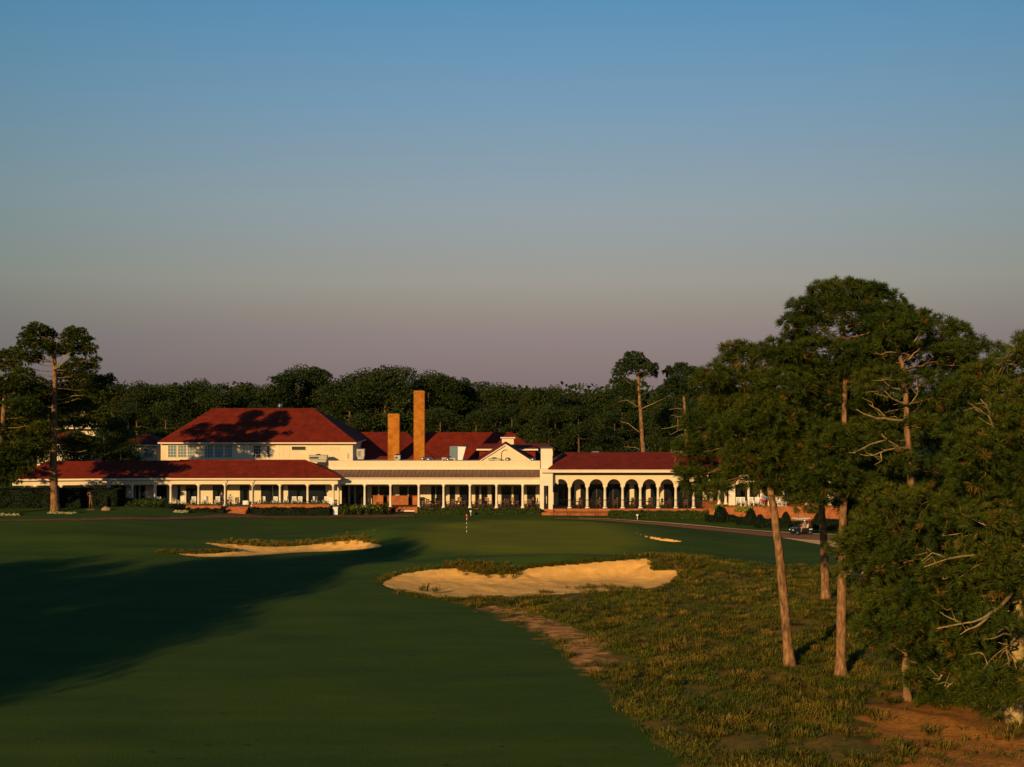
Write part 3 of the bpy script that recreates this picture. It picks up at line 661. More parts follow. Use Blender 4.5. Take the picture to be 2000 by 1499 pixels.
# --- rear houses, gable, chimneys
def hiproof(px0, px1, py, d0, d1, a, b, pyr, name='rear_roof', e=True, dr=None, wm='cream'):
    dr = dr or (d0+d1)/2; mb = MB(); z = PZ(py, d0)
    mb.hip(PX(px0, d0), PX(px1, d0), d0, d1, z, PX(a, dr), PX(b, dr), dr, PZ(pyr, dr)); mb.build(name, M['roof'], CL)
    mb = MB(); mb.box(PX(px0, d0)+.4, PX(px1, d0)-.4, d0+.5, d1-.5, 5.5, z-.08); mb.build('rear_wall', M[wm], CL)
    if e: mb = MB(); mb.box(PX(px0, d0), PX(px1, d0), d0-.12, d0-.003, z-.18, z+.05); mb.build('eave', M['trim'], CL)
hiproof(600, 850, 898, 178, 196, 650, 794, 844.0, e=False)
hiproof(765, 1072, 900, 178.5, 193, 835, 1000, 844.5, e=False)
hiproof(930.5, 1051, 877.8, 174, 182, 946, 1036, 866.8, dr=178, wm='roof')
hiproof(1020, 1085, 878, 181, 190, 1035, 1066, 866.5, e=False)
mb = MB(); dg = 164.0; zg0, zga = PZ(903, dg), PZ(868.5, dg)
mb.prism([(PX(932, dg), zg0), (PX(1041, dg), zg0), (PX(987, dg), zga)], dg, dg+.3); mb.build('gable_wall', M['cream'], CL)
mb = MB()
for s, xe in ((1, 930), (-1, 1043)):
    xa, xb = PX(xe, dg), PX(987, dg)
    mb.prism([(xa, zg0), (xa+s*.3, zg0), (xb, zga-.12), (xb, zga+.12)][::s], dg-.25, dg-.003)
mb.build('raking_cornice', M['trim'], CL)
mb = MB()
for s, xe in ((1, 929.5), (-1, 1043.5)):
    xa, xb = PX(xe, dg), PX(987, dg)
    q = [(xa, dg-.35, zg0+.02), (xb, dg-.35, zga+.16), (xb, 176, zga+.16), (xa, 176, zg0+.02)]; mb.add(q+[(x, y, z-.05) for x, y, z in q], [(0, 3, 2, 1)[::s], (4, 5, 6, 7)[::s], (0, 1, 5, 4)])
mb.build('gable_roof', M['roof'], CL)
mb = MB(); xm, zm2 = PX(987, dg), PZ(888, dg); pts = [(xm+.55*math.cos(a), zm2+.62*math.sin(a)) for a in np.linspace(math.pi, math.pi*.35, 12)]
mb.tube([(xm-.55, dg-.03, zg0+.3)]+[(x, dg-.03, z) for x, z in pts], .05, 6); mb.build('arched_moulding', M['gframe'], CL)
mb = MB(); wbox(mb, 980.5, 1003.5, 856.5, 868.5, 171, 172.4); mb.build('roof_cupola', M['cream'], CL)
mb = MB(); mb.box(PX(977.5, 171), PX(1006.5, 171), 170.7, 172.7, PZ(856.5, 171)+.002, PZ(854.6, 171)); mb.build('cupola_cap', M['trim'], CL)
def chimney(px0, px1, pt, d, dep, label):
    mb = MB(); x0, x1 = PX(px0, d), PX(px1, d); zt = PZ(pt, d)
    mb.box(x0, x1, d, d+dep, 5.6, zt-.34); mb.box(x0-.05, x1+.05, d-.05, d+dep+.05, zt-.34, zt-.2); mb.box(x0+.03, x1-.03, d+.03, d+dep-.03, zt-.2, zt-.04)
    for i, zz in enumerate((zt-4.2,)): mb.box(x0-.012, x1+.012, d-.012, d+dep+.012, zz, zz+.12)
    c = mb.build('chimney', M['chim'], CL); tag(c, label)
    f = MB(); f.box(x0+.25, x1-.25, d+.25, d+dep-.25, zt-.04, zt+.02); f.build('chimney_cap', M['gframe'], c)
chimney(808, 829, 763, 164.5, 1.4, 'tall ochre brick chimney')
chimney(757.5, 780, 808, 176.3, 1.5, 'shorter ochre brick chimney')

# --- machines on the flat roof
def rooftop(px0, px1, pt, pb, d, dep, label, name='air_conditioner', mat_='hvac', cat='air conditioner', fan=True):
    x0, x1, z0, z1 = PX(px0, d), PX(px1, d), PZ(pb, d), PZ(pt, d); r = root(name, ((x0+x1)/2, d+dep/2, z0), label, cat, 'machines on the flat roof')
    mb = MB(); mb.box(x0, x1, d, d+dep, z0+.08, z1-.05); mb.box(x0-.04, x1+.04, d-.04, d+dep+.04, z1-.05, z1); mb.box(x0+.1, x1-.1, d+.1, d+dep-.1, z0-.3, z0+.08); mb.build('cabinet', M[mat_], r)
    g = MB(); n = 7
    for i in range(n): zz = z0+.2+(z1-z0-.45)*i/n; g.box(x0+.12, x0+(x1-x0)*.55, d-.03, d-.003, zz, zz+.04)
    g.build('grille', M['gframe'], r)
    if fan: f = MB(); f.lathe([(.3, 0), (.34, .1), (.3, .14)], ((x0+x1)/2, d+dep/2, z1), 14); f.build('fan', M['iron'], r)
    return r
rooftop(696.5, 711.5, 877.5, 893.5, 165.5, 1.0, 'beige upright air conditioning cabinet left of the short chimney')
rooftop(770, 781.5, 889.5, 898.5, 163.5, .8, 'small grey air conditioner low in front of the short chimney')
rooftop(863, 889.5, 894.5, 903, 162.5, 1.2, 'long low beige air handler below the white slanted hood')
rooftop(954, 976.5, 896.3, 903.5, 162.3, 1.1, 'low tan air handler in front of the cream gable')
rooftop(603, 638, 889.5, 899, 170.5, 1.3, 'grey air conditioner against the upper house wall')
mb = MB(); d = 166.0
mb.add([(PX(878, d), d, PZ(899, d)), (PX(894, d), d, PZ(899, d)), (PX(894, d), d, PZ(873.5, d)), (PX(878, d), d, PZ(873.5, d)), (PX(894, d), d-.003, PZ(899, d)), (PX(903, d), d, PZ(899, d)), (PX(910, d), d, PZ(873, d)), (PX(894, d), d-.003, PZ(873, d)),
        (PX(878, d), d+1.8, PZ(899, d)), (PX(903, d), d+1.8, PZ(899, d)), (PX(910, d), d+1.8, PZ(873, d)), (PX(878, d), d+1.8, PZ(873.5, d))],
       [(4, 5, 6, 7), (5, 9, 10, 6), (8, 11, 10, 9), (7, 6, 10, 11, 3, 2), (0, 3, 11, 8)])
hd = root('exhaust_hood', (PX(894, d), d+.9, PZ(899, d)), 'white slanted exhaust hood with bluish side on the flat roof', 'exhaust hood')
mb.build('hood', M['white'], hd)
mb = MB(); mb.box(PX(878.3, d), PX(893.8, d), d-.05, d, PZ(898.5, d), PZ(873.8, d)); mb.build('side_panel', M['bglass'], hd)
mb = MB(); mb.box(PX(904, d), PX(912, d), d+.3, d+1.4, PZ(873, d)+.002, PZ(868.8, d)); mb.build('vent_stack', M['iron'], hd)
def mushroom(px, pb, d, r_, label):
    x, z = PX(px, d), PZ(pb, d); t = root('roof_fan', (x, d, z-.2), label, 'roof fan', 'machines on the flat roof')
    mb = MB(); mb.lathe([(r_*.6, -.3), (r_*.6, .2)], (x, d, z), 14); mb.build('curb', M['grey'], t)
    mb = MB(); mb.lathe([(r_*.7, .2), (r_, .24), (r_, .36), (r_*.75, .52), (r_*.3, .6)], (x, d, z), 16); mb.build('cowl', M['galv'], t, True)
mushroom(838, 902, 163, .52, 'shiny round roof fan just right of the tall chimney')
mushroom(875, 902.5, 161.6, .3, 'small shiny roof fan in front of the beige air handler')
mushroom(992, 902.5, 162, .42, 'shiny roof fan under the middle of the cream gable')
mushroom(1041, 902.5, 162, .4, 'shiny roof fan beside the square white pier')
mushroom(826, 901, 164, .34, 'dull roof fan tight against the tall chimney')

# --- buildings behind the left pine
def small_house(px0, px1, pe, pr, d, label, dep=9):
    z = PZ(pe, d); t = root('small_house', (PX((px0+px1)/2, d), d, .3), label, 'house')
    mb = MB(); mb.box(PX(px0, d)+.7, PX(px1, d)-.7, d+.7, d+dep, .3, z); mb.build('wall', M['cream'], t)
    mb = MB(); mb.hip(PX(px0, d), PX(px1, d), d, d+dep+.7, z+.2, PX(px0, d)+4, PX(px1, d)-4 if PX(px1, d)-PX(px0, d) > 9 else PX(px0, d)+4.2, d+dep/2, PZ(pr, d+dep/2)); mb.build('roof', M['roof'], t)
    mb = MB(); mb.box(PX(px0, d), PX(px1, d), d-.06, d+.1, z, z+.19); mb.build('eave', M['trim'], t)
    n = max(2, int((PX(px1, d)-PX(px0, d))/3)); w = (px1-px0)/n
    for i in range(n): window(t, px0+w*(i+.3), px0+w*(i+.75), pe+4, pe+22, d+.7, 2, 2, 'bglass', 'trim')
    return t
small_house(222, 312, 871.5, 848, 182, 'low house with red roof and white eave left of the main house')
small_house(60, 175, 871, 842, 180, 'low cream house with red roof half hidden behind the left pine')
lk = root('rooftop_lookout', (PX(165, 188), 188, 4), 'small cream lookout tower with white railing behind the left pine', 'lookout tower')
mb = MB(); d = 188; wbox(mb, 158, 186, 806, 990, d, d+2.4); mb.build('wall', M['cream'], lk)
mb = MB(); mb.box(PX(156, d), PX(188, d), d-.2, d+2.6, PZ(806, d)+.002, PZ(804, d)); mb.build('cap', M['trim'], lk)
mb = MB(); mb.box(PX(187, d+.4), PX(202, d+.4), d+.4, d+2.2, PZ(832, d), PZ(806, d)); mb.build('tinted_glazing', M['bglass'], lk)
mb = MB(); mb.box(PX(126, d-1), PX(200, d-1), d-1.3, d+2, PZ(838, d-1), PZ(834.5, d-1)); mb.build('deck', M['trim'], lk)
mb = MB(); mb.box(PX(126, d-1), PX(200, d-1), d-1.28, d-1.2, PZ(827, d-1), PZ(826, d-1))
for i in range(24): x = PX(126+74*i/23, d-1); mb.box(x-.04, x+.04, d-1.27, d-1.21, PZ(834.5, d-1), PZ(827, d-1))
mb.build('railing', M['trim'], lk)

# ------------------------------------------------------------------ plants
def unit(n):
    v = RNG.normal(size=(n, 3)); return v/np.linalg.norm(v, axis=1, keepdims=True)
def nrm(v): return v/np.maximum(np.linalg.norm(v, axis=1, keepdims=True), 1e-6)
def tufts(C, A, S, T, k=14, wid=.05, spread=.95):
    """needle bundles: centres C, axes A, needle length S, tone T -> quads, tones"""
    n = len(C); C = np.repeat(C, k, 0); A = np.repeat(A, k, 0); S = np.repeat(S, k)[:, None]; T = np.repeat(T, k)
    D = nrm(A + unit(n*k)*spread); S = S*RNG.uniform(.75, 1.15, (n*k, 1)); sd_ = nrm(np.cross(D, unit(n*k)))*wid*.5
    tip = C + D*S; tip[:, 2] -= S[:, 0]*.12; mid = C + D*S*.45
    V = np.stack([C, mid-sd_, tip, mid+sd_], 1); return V, np.clip(T + RNG.normal(0, .1, n*k), 0, 1)
def cards(C, S, T, up=.35):
    n = len(C); N = nrm(unit(n) + np.array([0, 0, up])); a = nrm(np.cross(N, unit(n)))*S[:, None]*.5; b = np.cross(N, a)*RNG.uniform(.6, 1, (n, 1))
    return np.stack([C-a-b*.4, C+b*.9-a*.2, C+a+b*.4, C-b*.9+a*.2], 1), T
def pad_points(c, r, n, shell=.42):
    u = unit(n); u[:, 2] = np.abs(u[:, 2])*np.where(RNG.random(n) < .68, 1, -.75); rr = RNG.random(n)**shell
    q = u*rr[:, None]; return c + q*r, nrm(q*np.array([1, 1, .7])/np.maximum(r, .1) + np.array([0, 0, .45])*1.0/max(r))
def limb_pts(a, b, sag=.12, wob=.12, n=5):
    a = Vector(a); b = Vector(b); L = (b-a).length; out_ = []
    for i in range(n+1):
        t = i/n; p = a.lerp(b, t); p.z += -sag*L*math.sin(math.pi*t)*.6 + (0 if i in (0, n) else rnd.uniform(-wob, wob)*L*.12)
        if 0 < i < n: p.x += rnd.uniform(-wob, wob)*L*.2; p.y += rnd.uniform(-wob, wob)*L*.2
        out_.append(p)
    return out_
def tree(name, base, trunk, r0, r1, pads, label, cat='tree', group=None, dens=26, nlen=.44, k=25, wid=.034, bark='bark', need='needle', dead=(), brown=.025, twigs=3, cards_=None, psc=1.12):
    """trunk: world polyline, pads: (centre, radii) in world; everything is stored relative to the base"""
    t = root(name, base, label, cat, group); mb = MB(); n = len(trunk)
    fl = [r0*1.35]+[r0+(r1-r0)*(i/(n-1))**.9 for i in range(1, n)]
    # finer trunk
    P_ = []; Q = []
    for i in range(n-1):
        for j in range(4):
            u = j/4; P_.append(Vector(trunk[i]).lerp(Vector(trunk[i+1]), u)+Vector((rnd.uniform(-.03, .03), rnd.uniform(-.03, .03), 0))); Q.append(fl[i]+(fl[i+1]-fl[i])*(u if i else min(1, u*2)))
    P_.append(Vector(trunk[-1])); Q.append(fl[-1]); mb.tube(P_, Q, 10)
    zt = [p.z for p in P_]
    VV = []; TT = []; plo = min(c[2] for c, r in pads); phi = max(c[2] for c, r in pads)
    for c, r in pads:
        c = np.array(c); r = np.array(r)
        r = r*psc; i = min(range(len(P_)), key=lambda q: abs(zt[q]-c[2]))
        ff = (c[2]-plo)/max(phi-plo, .1); tz = c[2] - .5*(ff-.5)*math.hypot(c[0]-P_[i].x, c[1]-P_[i].y)
        i = min(range(len(P_)), key=lambda q: abs(zt[q]-max(tz, zt[0]+1.5)))
        L = limb_pts(P_[i], Vector(c-[0, 0, r[2]*.3]), -.06, .3); rr = max(.025, min(Q[i]*.35, .06))
        mb.tube(L, [rr*(1-.72*j/(len(L)-1)) for j in range(len(L))], 5, False)
        nt_ = int(dens*(1.75 if cards_ else 1.3)*(r[0]*r[1]+r[0]*r[2]+r[1]*r[2])/1.5)
        C, A = pad_points(c, r, nt_)
        for q in range(twigs):
            e = C[rnd.randrange(len(C))]; mb.tube(limb_pts(L[rnd.randrange(2, len(L))], e, 0, .3, 3), [.03, .022, .016, .01], 4, False)
        tone = np.clip(RNG.normal(.38 + rnd.uniform(-.22, .2), .09 if cards_ else .13, nt_), 0, 1)
        tone[RNG.random(nt_) < brown] = 1.0
        if cards_: V, T = cards(C, RNG.uniform(.75, 1.3, nt_)*cards_, tone)
        else: V, T = tufts(C, A, np.full(nt_, nlen), tone, k, wid)
        VV.append(V); TT.append(T)
    mb.build('trunk', M[bark], t, True)
    V = np.concatenate(VV) - np.array(base); link_mesh('crown', quads_mesh('crown', V, np.concatenate(TT)), M[need], t)
    if dead:
        for a, tips in dead:
            for pth, ra in tips:
                pth = [p.lerp(pth[min(i_+1, len(pth)-1)], u)+Vector((0, 0, rnd.uniform(-.06, .06)*(u > 0))) for i_, p in enumerate(pth) for u in ((0, .5) if i_ < len(pth)-1 else (0,))]
                db = MB(); db.tube(pth, [ra*.8*(1-.8*j/(len(pth)-1)) for j in range(len(pth))], 6)
                for q in range(2):
                    b0 = pth[rnd.randrange(1, len(pth)-1)]; db.tube([b0, b0+Vector((rnd.uniform(-.3, .1), rnd.uniform(-.2, .2), rnd.uniform(-.1, .3))), b0+Vector((rnd.uniform(-.7, .0), rnd.uniform(-.2, .2), rnd.uniform(-.1, .55)))], [.02, .014, .007], 4)
                db.build('dead_branch', M['bark2'], t, True)
    return t
def padpx(D, lst, dz=1.0, zs=1.0):
    o = []
    for p in lst:
        px, py, rx, ry = p[:4]; ry *= zs; dd = p[4] if len(p) > 4 else rnd.uniform(-1, 1)*2.6*dz; d = D+dd; s = d/FX
        o.append((P(px, py, d), (rx*s, rx*s*.95, ry*s)))
    return o
def trunkpx(D, lst, zbot=None):
    o = [Vector(P(px, py, D)) for px, py in lst]
    if zbot is not None: o[0].z = zbot
    return o
def deadpx(D, paths):
    return [(None, [([Vector(P(x, y, D+dz)) for x, y, dz in p], r) for p, r in paths])]
def based(px, py): x, d = hit(px, py, zter); return x, d, gz(x, d)

# --- the pines at the right of the fairway
x, d, z = based(1543, 1300)
tree('pine_tree', (x, d, z-.15), trunkpx(d, [(1543,1300),(1534,1200),(1525,1110),(1515,1020),(1503,950),(1496,880),(1490,810),(1478,750),(1462,705)], z-.3), .31, .09,
     padpx(d, [(1440,688,30,20,-1),(1470,702,38,26),(1515,695,38,28),(1550,705,40,30),(1398,738,36,20),(1375,748,24,16),(1455,750,55,30),(1530,755,55,34),(1425,790,50,30),(1500,810,60,36),(1370,828,36,24),(1440,842,55,32),(1540,842,55,36),(1350,880,32,24),(1395,885,50,30),(1470,892,58,32),(1540,900,50,34),(1346,930,28,22),(1385,936,46,26),(1450,930,50,24),(1515,945,45,26),(1360,962,22,12),(1400,955,30,14),(1545,955,40,24),(1575,982,36,18),(1600,950,40,30),(1580,900,46,36),(1420,712,22,14)]),
     'leaning tall pine with bare curved trunk, leftmost of the pines beside the rough', group='pines on the rough', dens=37)
x, d, z = based(1612, 1172)
tree('pine_tree', (x, d, z-.15), trunkpx(d, [(1613,1172),(1611,1110),(1608,1040),(1604,970),(1600,900),(1597,840),(1594,790)], z-.3), .36, .12,
     padpx(d, [(1560,790,60,36),(1630,790,60,36),(1580,840,70,40),(1650,850,60,40),(1540,870,55,34),(1610,900,70,36),(1680,920,50,34),(1560,930,50,28),(1640,960,50,26),(1600,745,50,30)]),
     'straight pine with shaded dark upper trunk, farthest back of the three bare trunks', group='pines on the rough', dens=22)
x, d, z = based(1641, 1322)
tree('pine_tree', (x, d, z-.15), trunkpx(d, [(1641,1322),(1643,1230),(1645,1140),(1646,1050),(1647,960),(1649,880),(1650,800),(1650,730),(1650,660),(1646,612)], z-.3), .31, .08,
     padpx(d, [(1612,572,34,18,0),(1650,566,40,18),(1690,572,40,18),(1725,588,36,20),(1570,602,30,18),(1612,602,46,24),(1665,606,50,26),(1725,620,44,26),(1548,634,24,18),(1590,640,48,26),(1700,655,55,30),(1755,640,34,24),(1550,665,28,16),(1600,680,45,24),(1545,690,26,15),(1680,700,60,32),(1745,690,45,30),(1580,725,55,30),(1640,745,65,34),(1720,750,50,32),(1600,790,60,34),(1670,800,60,36),(1570,850,50,32),(1640,870,60,36),(1700,850,45,32),(1620,930,50,30),(1680,950,40,28),(1770,620,26,18)]),
     'tallest pine with domed top and straight bare trunk in the foreground rough', group='pines on the rough', dens=37)
d = 64.0
tree('pine_tree', (PX(1800, d), d, gz(PX(1800, d), d)-.2), trunkpx(d, [(1800,1255),(1792,1150),(1785,1040),(1778,930),(1775,880),(1771,820),(1768,760),(1762,710),(1752,675),(1745,650)], gz(PX(1800, d), d)-.3), .25, .08,
     padpx(d, [(1742,662,36,20,-1),(1778,640,34,18,-1),(1805,690,40,24,1),(1862,705,40,24,2),(1812,750,44,26,1.5),(1872,770,44,26,2),(1800,800,34,24,1.5),(1720,640,36,24,0),(1735,715,34,22,2),(1757,905,34,20,-1),(1800,830,30,18,-.8),(1790,632,40,22,1),(1830,640,40,20,3),(1870,652,30,17,3),(1905,668,22,14,3),(1936,683,18,12,3),(1820,672,50,26,3),(1880,690,45,24,3),(1735,640,40,26,2),(1712,690,46,28,3),(1850,725,50,26,4),(1900,730,40,24,4),(1720,740,45,28,4),(1700,800,45,30,4),(1825,790,45,28,4),(1700,860,40,28,5),(1820,860,44,30,5),(1840,920,50,32,3),(1720,905,40,24,5),(1760,980,60,30,3),(1830,1000,60,34,3),(1700,985,45,26,4),(1745,1050,60,30,3),(1700,1065,45,26),(1810,1075,60,34,2),(1690,1010,40,26,3)], 1.0),
     'pine with many bare lichen covered branches reaching left from its lit trunk', group='pines on the rough', dens=27,
     dead=deadpx(d, [([(1775,793,-.3),(1757,786,-.8),(1740,778,-1.4),(1728,764,-1.8)],.10), ([(1740,778,-1.4),(1722,772,-1.9),(1708,768,-2.2)],.05),
       ([(1772,820,-.3),(1740,820,-1.2),(1712,818,-1.8),(1685,808,-2.3),(1672,800,-2.5)],.11), ([(1735,818,-1.2),(1715,800,-1.8),(1697,790,-2.1)],.08),
       ([(1776,880,-.2),(1755,874,-.8),(1733,860,-1.6),(1722,848,-1.9)],.10), ([(1755,874,-.8),(1730,880,-1.6),(1705,890,-2.2),(1680,888,-2.6)],.08), ([(1733,860,-1.6),(1700,868,-2.3),(1672,882,-2.9),(1658,884,-3.1)],.07),
       ([(1720,885,-1.8),(1722,900,-2),(1708,908,-2.2)],.05), ([(1768,745,-.3),(1745,744,-1),(1725,742,-1.5)],.06), ([(1768,765,-.3),(1742,758,-1),(1730,748,-1.4),(1722,740,-1.6)],.07),
       ([(1757,690,-.3),(1740,688,-.9),(1722,693,-1.3),(1708,688,-1.5)],.06), ([(1772,705,-.2),(1785,690,-.6),(1797,680,-.8)],.06), ([(1775,680,-.6),(1790,662,-1),(1800,645,-1.2),(1797,628,-1.3)],.06), ([(1742,660,-.5),(1738,645,-.9),(1736,636,-1)],.05), ([(1766,660,-.4),(1766,645,-.8)],.05),
       ([(1774,795,-.2),(1792,770,-.8),(1790,742,-1)],.04)]))
def scatter_pads(poly, n, D, dspan, rx, ry, seed):
    g = random.Random(seed); xs = [p[0] for p in poly]; ys = [p[1] for p in poly]; o = []
    pa = np.array(poly, float); tries = 0
    while len(o) < n and tries < 20000:
        tries += 1; p = (g.uniform(min(xs), max(xs)), g.uniform(min(ys), max(ys)))
        if float(sdist(np.array(p[0]), np.array(p[1]), pa)) < 14: continue
        if any((p[0]-q[0])**2/1.0+(p[1]-q[1])**2*1.8 < (rx*.62)**2 for q in o): continue
        o.append((p[0], p[1], rx*g.uniform(.75, 1.2), ry*g.uniform(.75, 1.2), g.uniform(-dspan, dspan)))
    return padpx(D, o)
d = 57.0
tree('pine_tree', (PX(1978, d), d, gz(PX(1978, d), d)-.2), trunkpx(d, [(1978,1440),(1984,1340),(1990,1240),(1990,1150),(1985,1080),(1972,980),(1958,900),(1946,840),(1932,790),(1928,740)], gz(PX(1978, d), d)-.3), .44, .12,
     scatter_pads([(1905,740),(1925,712),(1962,692),(2010,690),(2090,700),(2110,1300),(2050,1340),(1960,1345),(1915,1385),(1868,1370),(1850,1300),(1800,1240),(1790,1120),(1840,1000),(1850,880)], 74, d, 3.6, 52, 34, 3)
     + padpx(d, [(1995,668,24,16,-6),(2020,680,30,20,-6),(1990,688,16,10,-6),(1885,760,40,28,0),(1920,735,30,20,0),(1950,715,30,18,0),(1950,1330,44,26,-4),(1990,1360,44,26,-4),(2040,1340,50,30,-5),(1930,1375,36,22,-4),(1890,1350,36,24,-3.5)]),
     'big dense pine at the right edge with thick lichen covered trunk and drooping boughs', group='pines on the rough', dens=24, nlen=.42, brown=.05, bark='bark2',
     dead=deadpx(d, [([(1985,1150,-1),(1950,1190,-3.6),(1920,1208,-4.6),(1880,1218,-5.2),(1830,1228,-5.6)],.12), ([(1935,1200,-4.2),(1905,1225,-5),(1875,1240,-5.4)],.09), ([(1880,1218,-5.2),(1850,1205,-5.5),(1835,1195,-5.7)],.05),
       ([(1988,1240,-1),(1960,1238,-4),(1935,1248,-4.8)],.08), ([(1985,1265,-1),(1950,1255,-4.2)],.07), ([(1985,1090,-1),(1900,1085,-3.6),(1850,1092,-4.6),(1805,1108,-5.2)],.09), ([(1850,1092,-4.6),(1820,1080,-5),(1800,1096,-5.2)],.05),
       ([(1945,840,-1),(1930,800,-3.8),(1915,780,-4.3)],.09), ([(1936,815,-3),(1920,806,-4.2),(1905,800,-4.5)],.06), ([(1953,860,-1),(1938,830,-4),(1930,812,-4.3)],.09), ([(1930,1300,-4.5),(1926,1290,-4.6),(1918,1275,-4.7)],.04), ([(1840,1318,-5),(1832,1330,-5)],.06), ([(1860,1335,-5),(1848,1345,-5.1)],.06)]))
d = 60.5
tree('pine_tree', (PX(1772, d), d, gz(PX(1772, d), d)-.2), trunkpx(d, [(1772,1380),(1770,1320),(1768,1260),(1766,1200),(1766,1150),(1768,1100)], gz(PX(1772, d), d)-.3), .24, .07,
     scatter_pads([(1650,1010),(1720,960),(1830,960),(1880,1040),(1890,1150),(1880,1330),(1850,1370),(1800,1370),(1785,1310),(1740,1285),(1712,1290),(1690,1240),(1680,1190),(1668,1140),(1648,1090)], 42, d, 2.6, 46, 30, 5)
     + padpx(d, [(1820,1385,34,24,-1),(1880,1392,40,26,-1),(1905,1410,26,20,-1.5),(1850,1360,44,28,-1),(1770,1270,40,26,-2.6),(1745,1225,40,26,-2.6),(1785,1215,40,26,-2.8),(1790,1320,30,18,-2.4)]),
     'low bushy pine with boughs nearly reaching the ground right of the tall bare trunks', group='pines on the rough', dens=24, nlen=.42, brown=.04)
d = 80.0
tree('pine_tree', (PX(1705, d), d, gz(PX(1705, d), d)-.2), trunkpx(d, [(1706,1230),(1706,1160),(1705,1090),(1703,1020),(1701,950)], gz(PX(1705, d), d)-.3), .28, .12,
     padpx(d, [(1690,960,44,28),(1735,950,44,28),(1700,1010,50,28),(1660,1040,36,22),(1745,1010,50,28),(1680,1090,36,18),(1735,1080,44,24),(1660,990,30,20)]),
     'slender pine with pale trunk behind the low bushy pine', group='pines on the rough', dens=22)
d = 84.0
tree('pine_tree', (PX(1746, d), d, gz(PX(1746, d), d)-.2), trunkpx(d, [(1746,1205),(1747,1150),(1748,1090),(1749,1020),(1750,960)], gz(PX(1746, d), d)-.3), .18, .10,
     padpx(d, [(1760,940,44,26),(1790,990,44,28),(1740,1000,40,24),(1775,1050,44,24),(1850,960,50,30),(1880,900,50,30),(1850,840,50,32)]),
     'thin pine whose trunk shows between boughs beside the slender pale pine', group='pines on the rough', dens=22)

# --- pine with two lobed crown by the left porch and its darker neighbour
d = 144.5; zb0 = gz(PX(107, d), d)
tree('pine_tree', (PX(107, d), d, zb0-.2), trunkpx(d, [(109,996),(106,960),(104,910),(105,860),(106,810),(107,760),(107,715),(104,685),(99,665)], zb0-.3), .55, .16,
     padpx(d, [(70,648,22,12,0),(52,662,14,10),(88,658,20,14),(60,676,22,13),(92,680,22,12),(147,650,20,9,1),(140,664,20,12),(165,668,16,10),(178,682,12,8),(155,688,22,12),(130,680,14,9),(188,706,9,8),(178,720,14,9),(150,716,24,12),(165,738,22,9),(30,694,18,11),(8,700,18,13),(48,702,18,10),(20,718,20,10),(-15,712,18,12),(45,730,22,8),(128,740,20,8),(70,746,18,7),(190,748,24,10,3),(215,744,12,9,3),(150,760,30,11,3),(200,775,28,12,3),(160,795,26,10,3),(125,775,20,10,3),(75,780,24,11,2),(140,830,30,10,3),(190,820,30,14,3),(80,850,22,9,2),(150,865,34,10,3),(190,880,26,10,3),(112,690,14,8,1.5),(70,700,18,9,1),(40,750,24,9,1),(125,725,18,8,2),(88,770,22,10,2),(110,800,26,10,3),(150,740,22,9,2),(178,762,20,9,2),(60,800,26,11,2)], .7, 1.25),
     'tall left pine with two rounded crown tops and long sunlit trunk', group='pines by the porch', dens=34, nlen=.42, k=12, wid=.085, bark='bark',
     dead=deadpx(d, [([(105,772,-.3),(96,765,-1.2),(80,758,-2),(62,755,-2.4),(50,757,-2.6)],.09), ([(105,762,-.3),(92,752,-1),(82,746,-1.4),(72,740,-1.8)],.10), ([(106,790,-.3),(88,796,-1.3),(66,797,-2)],.08), ([(107,782,-.3),(125,780,-1),(145,773,-1.6),(165,772,-2)],.09), ([(108,790,-.3),(135,785,-1.4),(155,778,-2)],.06),
       ([(108,880,-.3),(130,881,-1.4),(150,884,-2),(170,880,-2.4)],.08), ([(104,850,-.3),(90,853,-1),(80,852,-1.4)],.08), ([(110,840,-.3),(122,838,-1)],.06), ([(104,725,-.3),(120,700,-.8),(135,690,-1),(150,686,-1.2)],.10), ([(107,722,-.3),(128,706,-1),(140,680,-1.4)],.10), ([(106,715,-.3),(95,690,-.6),(90,675,-.8)],.09)]))
d = 140.0; xb0 = PX(-12, d)
tree('pine_tree', (xb0, d, gz(xb0, d)-.2), trunkpx(d, [(-12,1010),(-8,950),(0,880),(6,820),(10,770),(12,740)], gz(xb0, d)-.3), .5, .16,
     padpx(d, [(20,745,30,13),(60,765,28,13),(-10,760,30,14),(40,795,36,15),(0,800,36,15),(70,810,26,14),(25,830,40,15),(60,850,34,15),(-10,850,40,16),(20,880,40,15),(55,890,32,14),(35,920,30,12),(-10,905,34,14),(10,940,28,10),(-40,830,36,18),(78,870,22,12),(80,835,20,10)], .8),
     'dark drooping pine filling the left edge of the picture', group='pines by the porch', dens=26, nlen=.45, k=12, wid=.09)

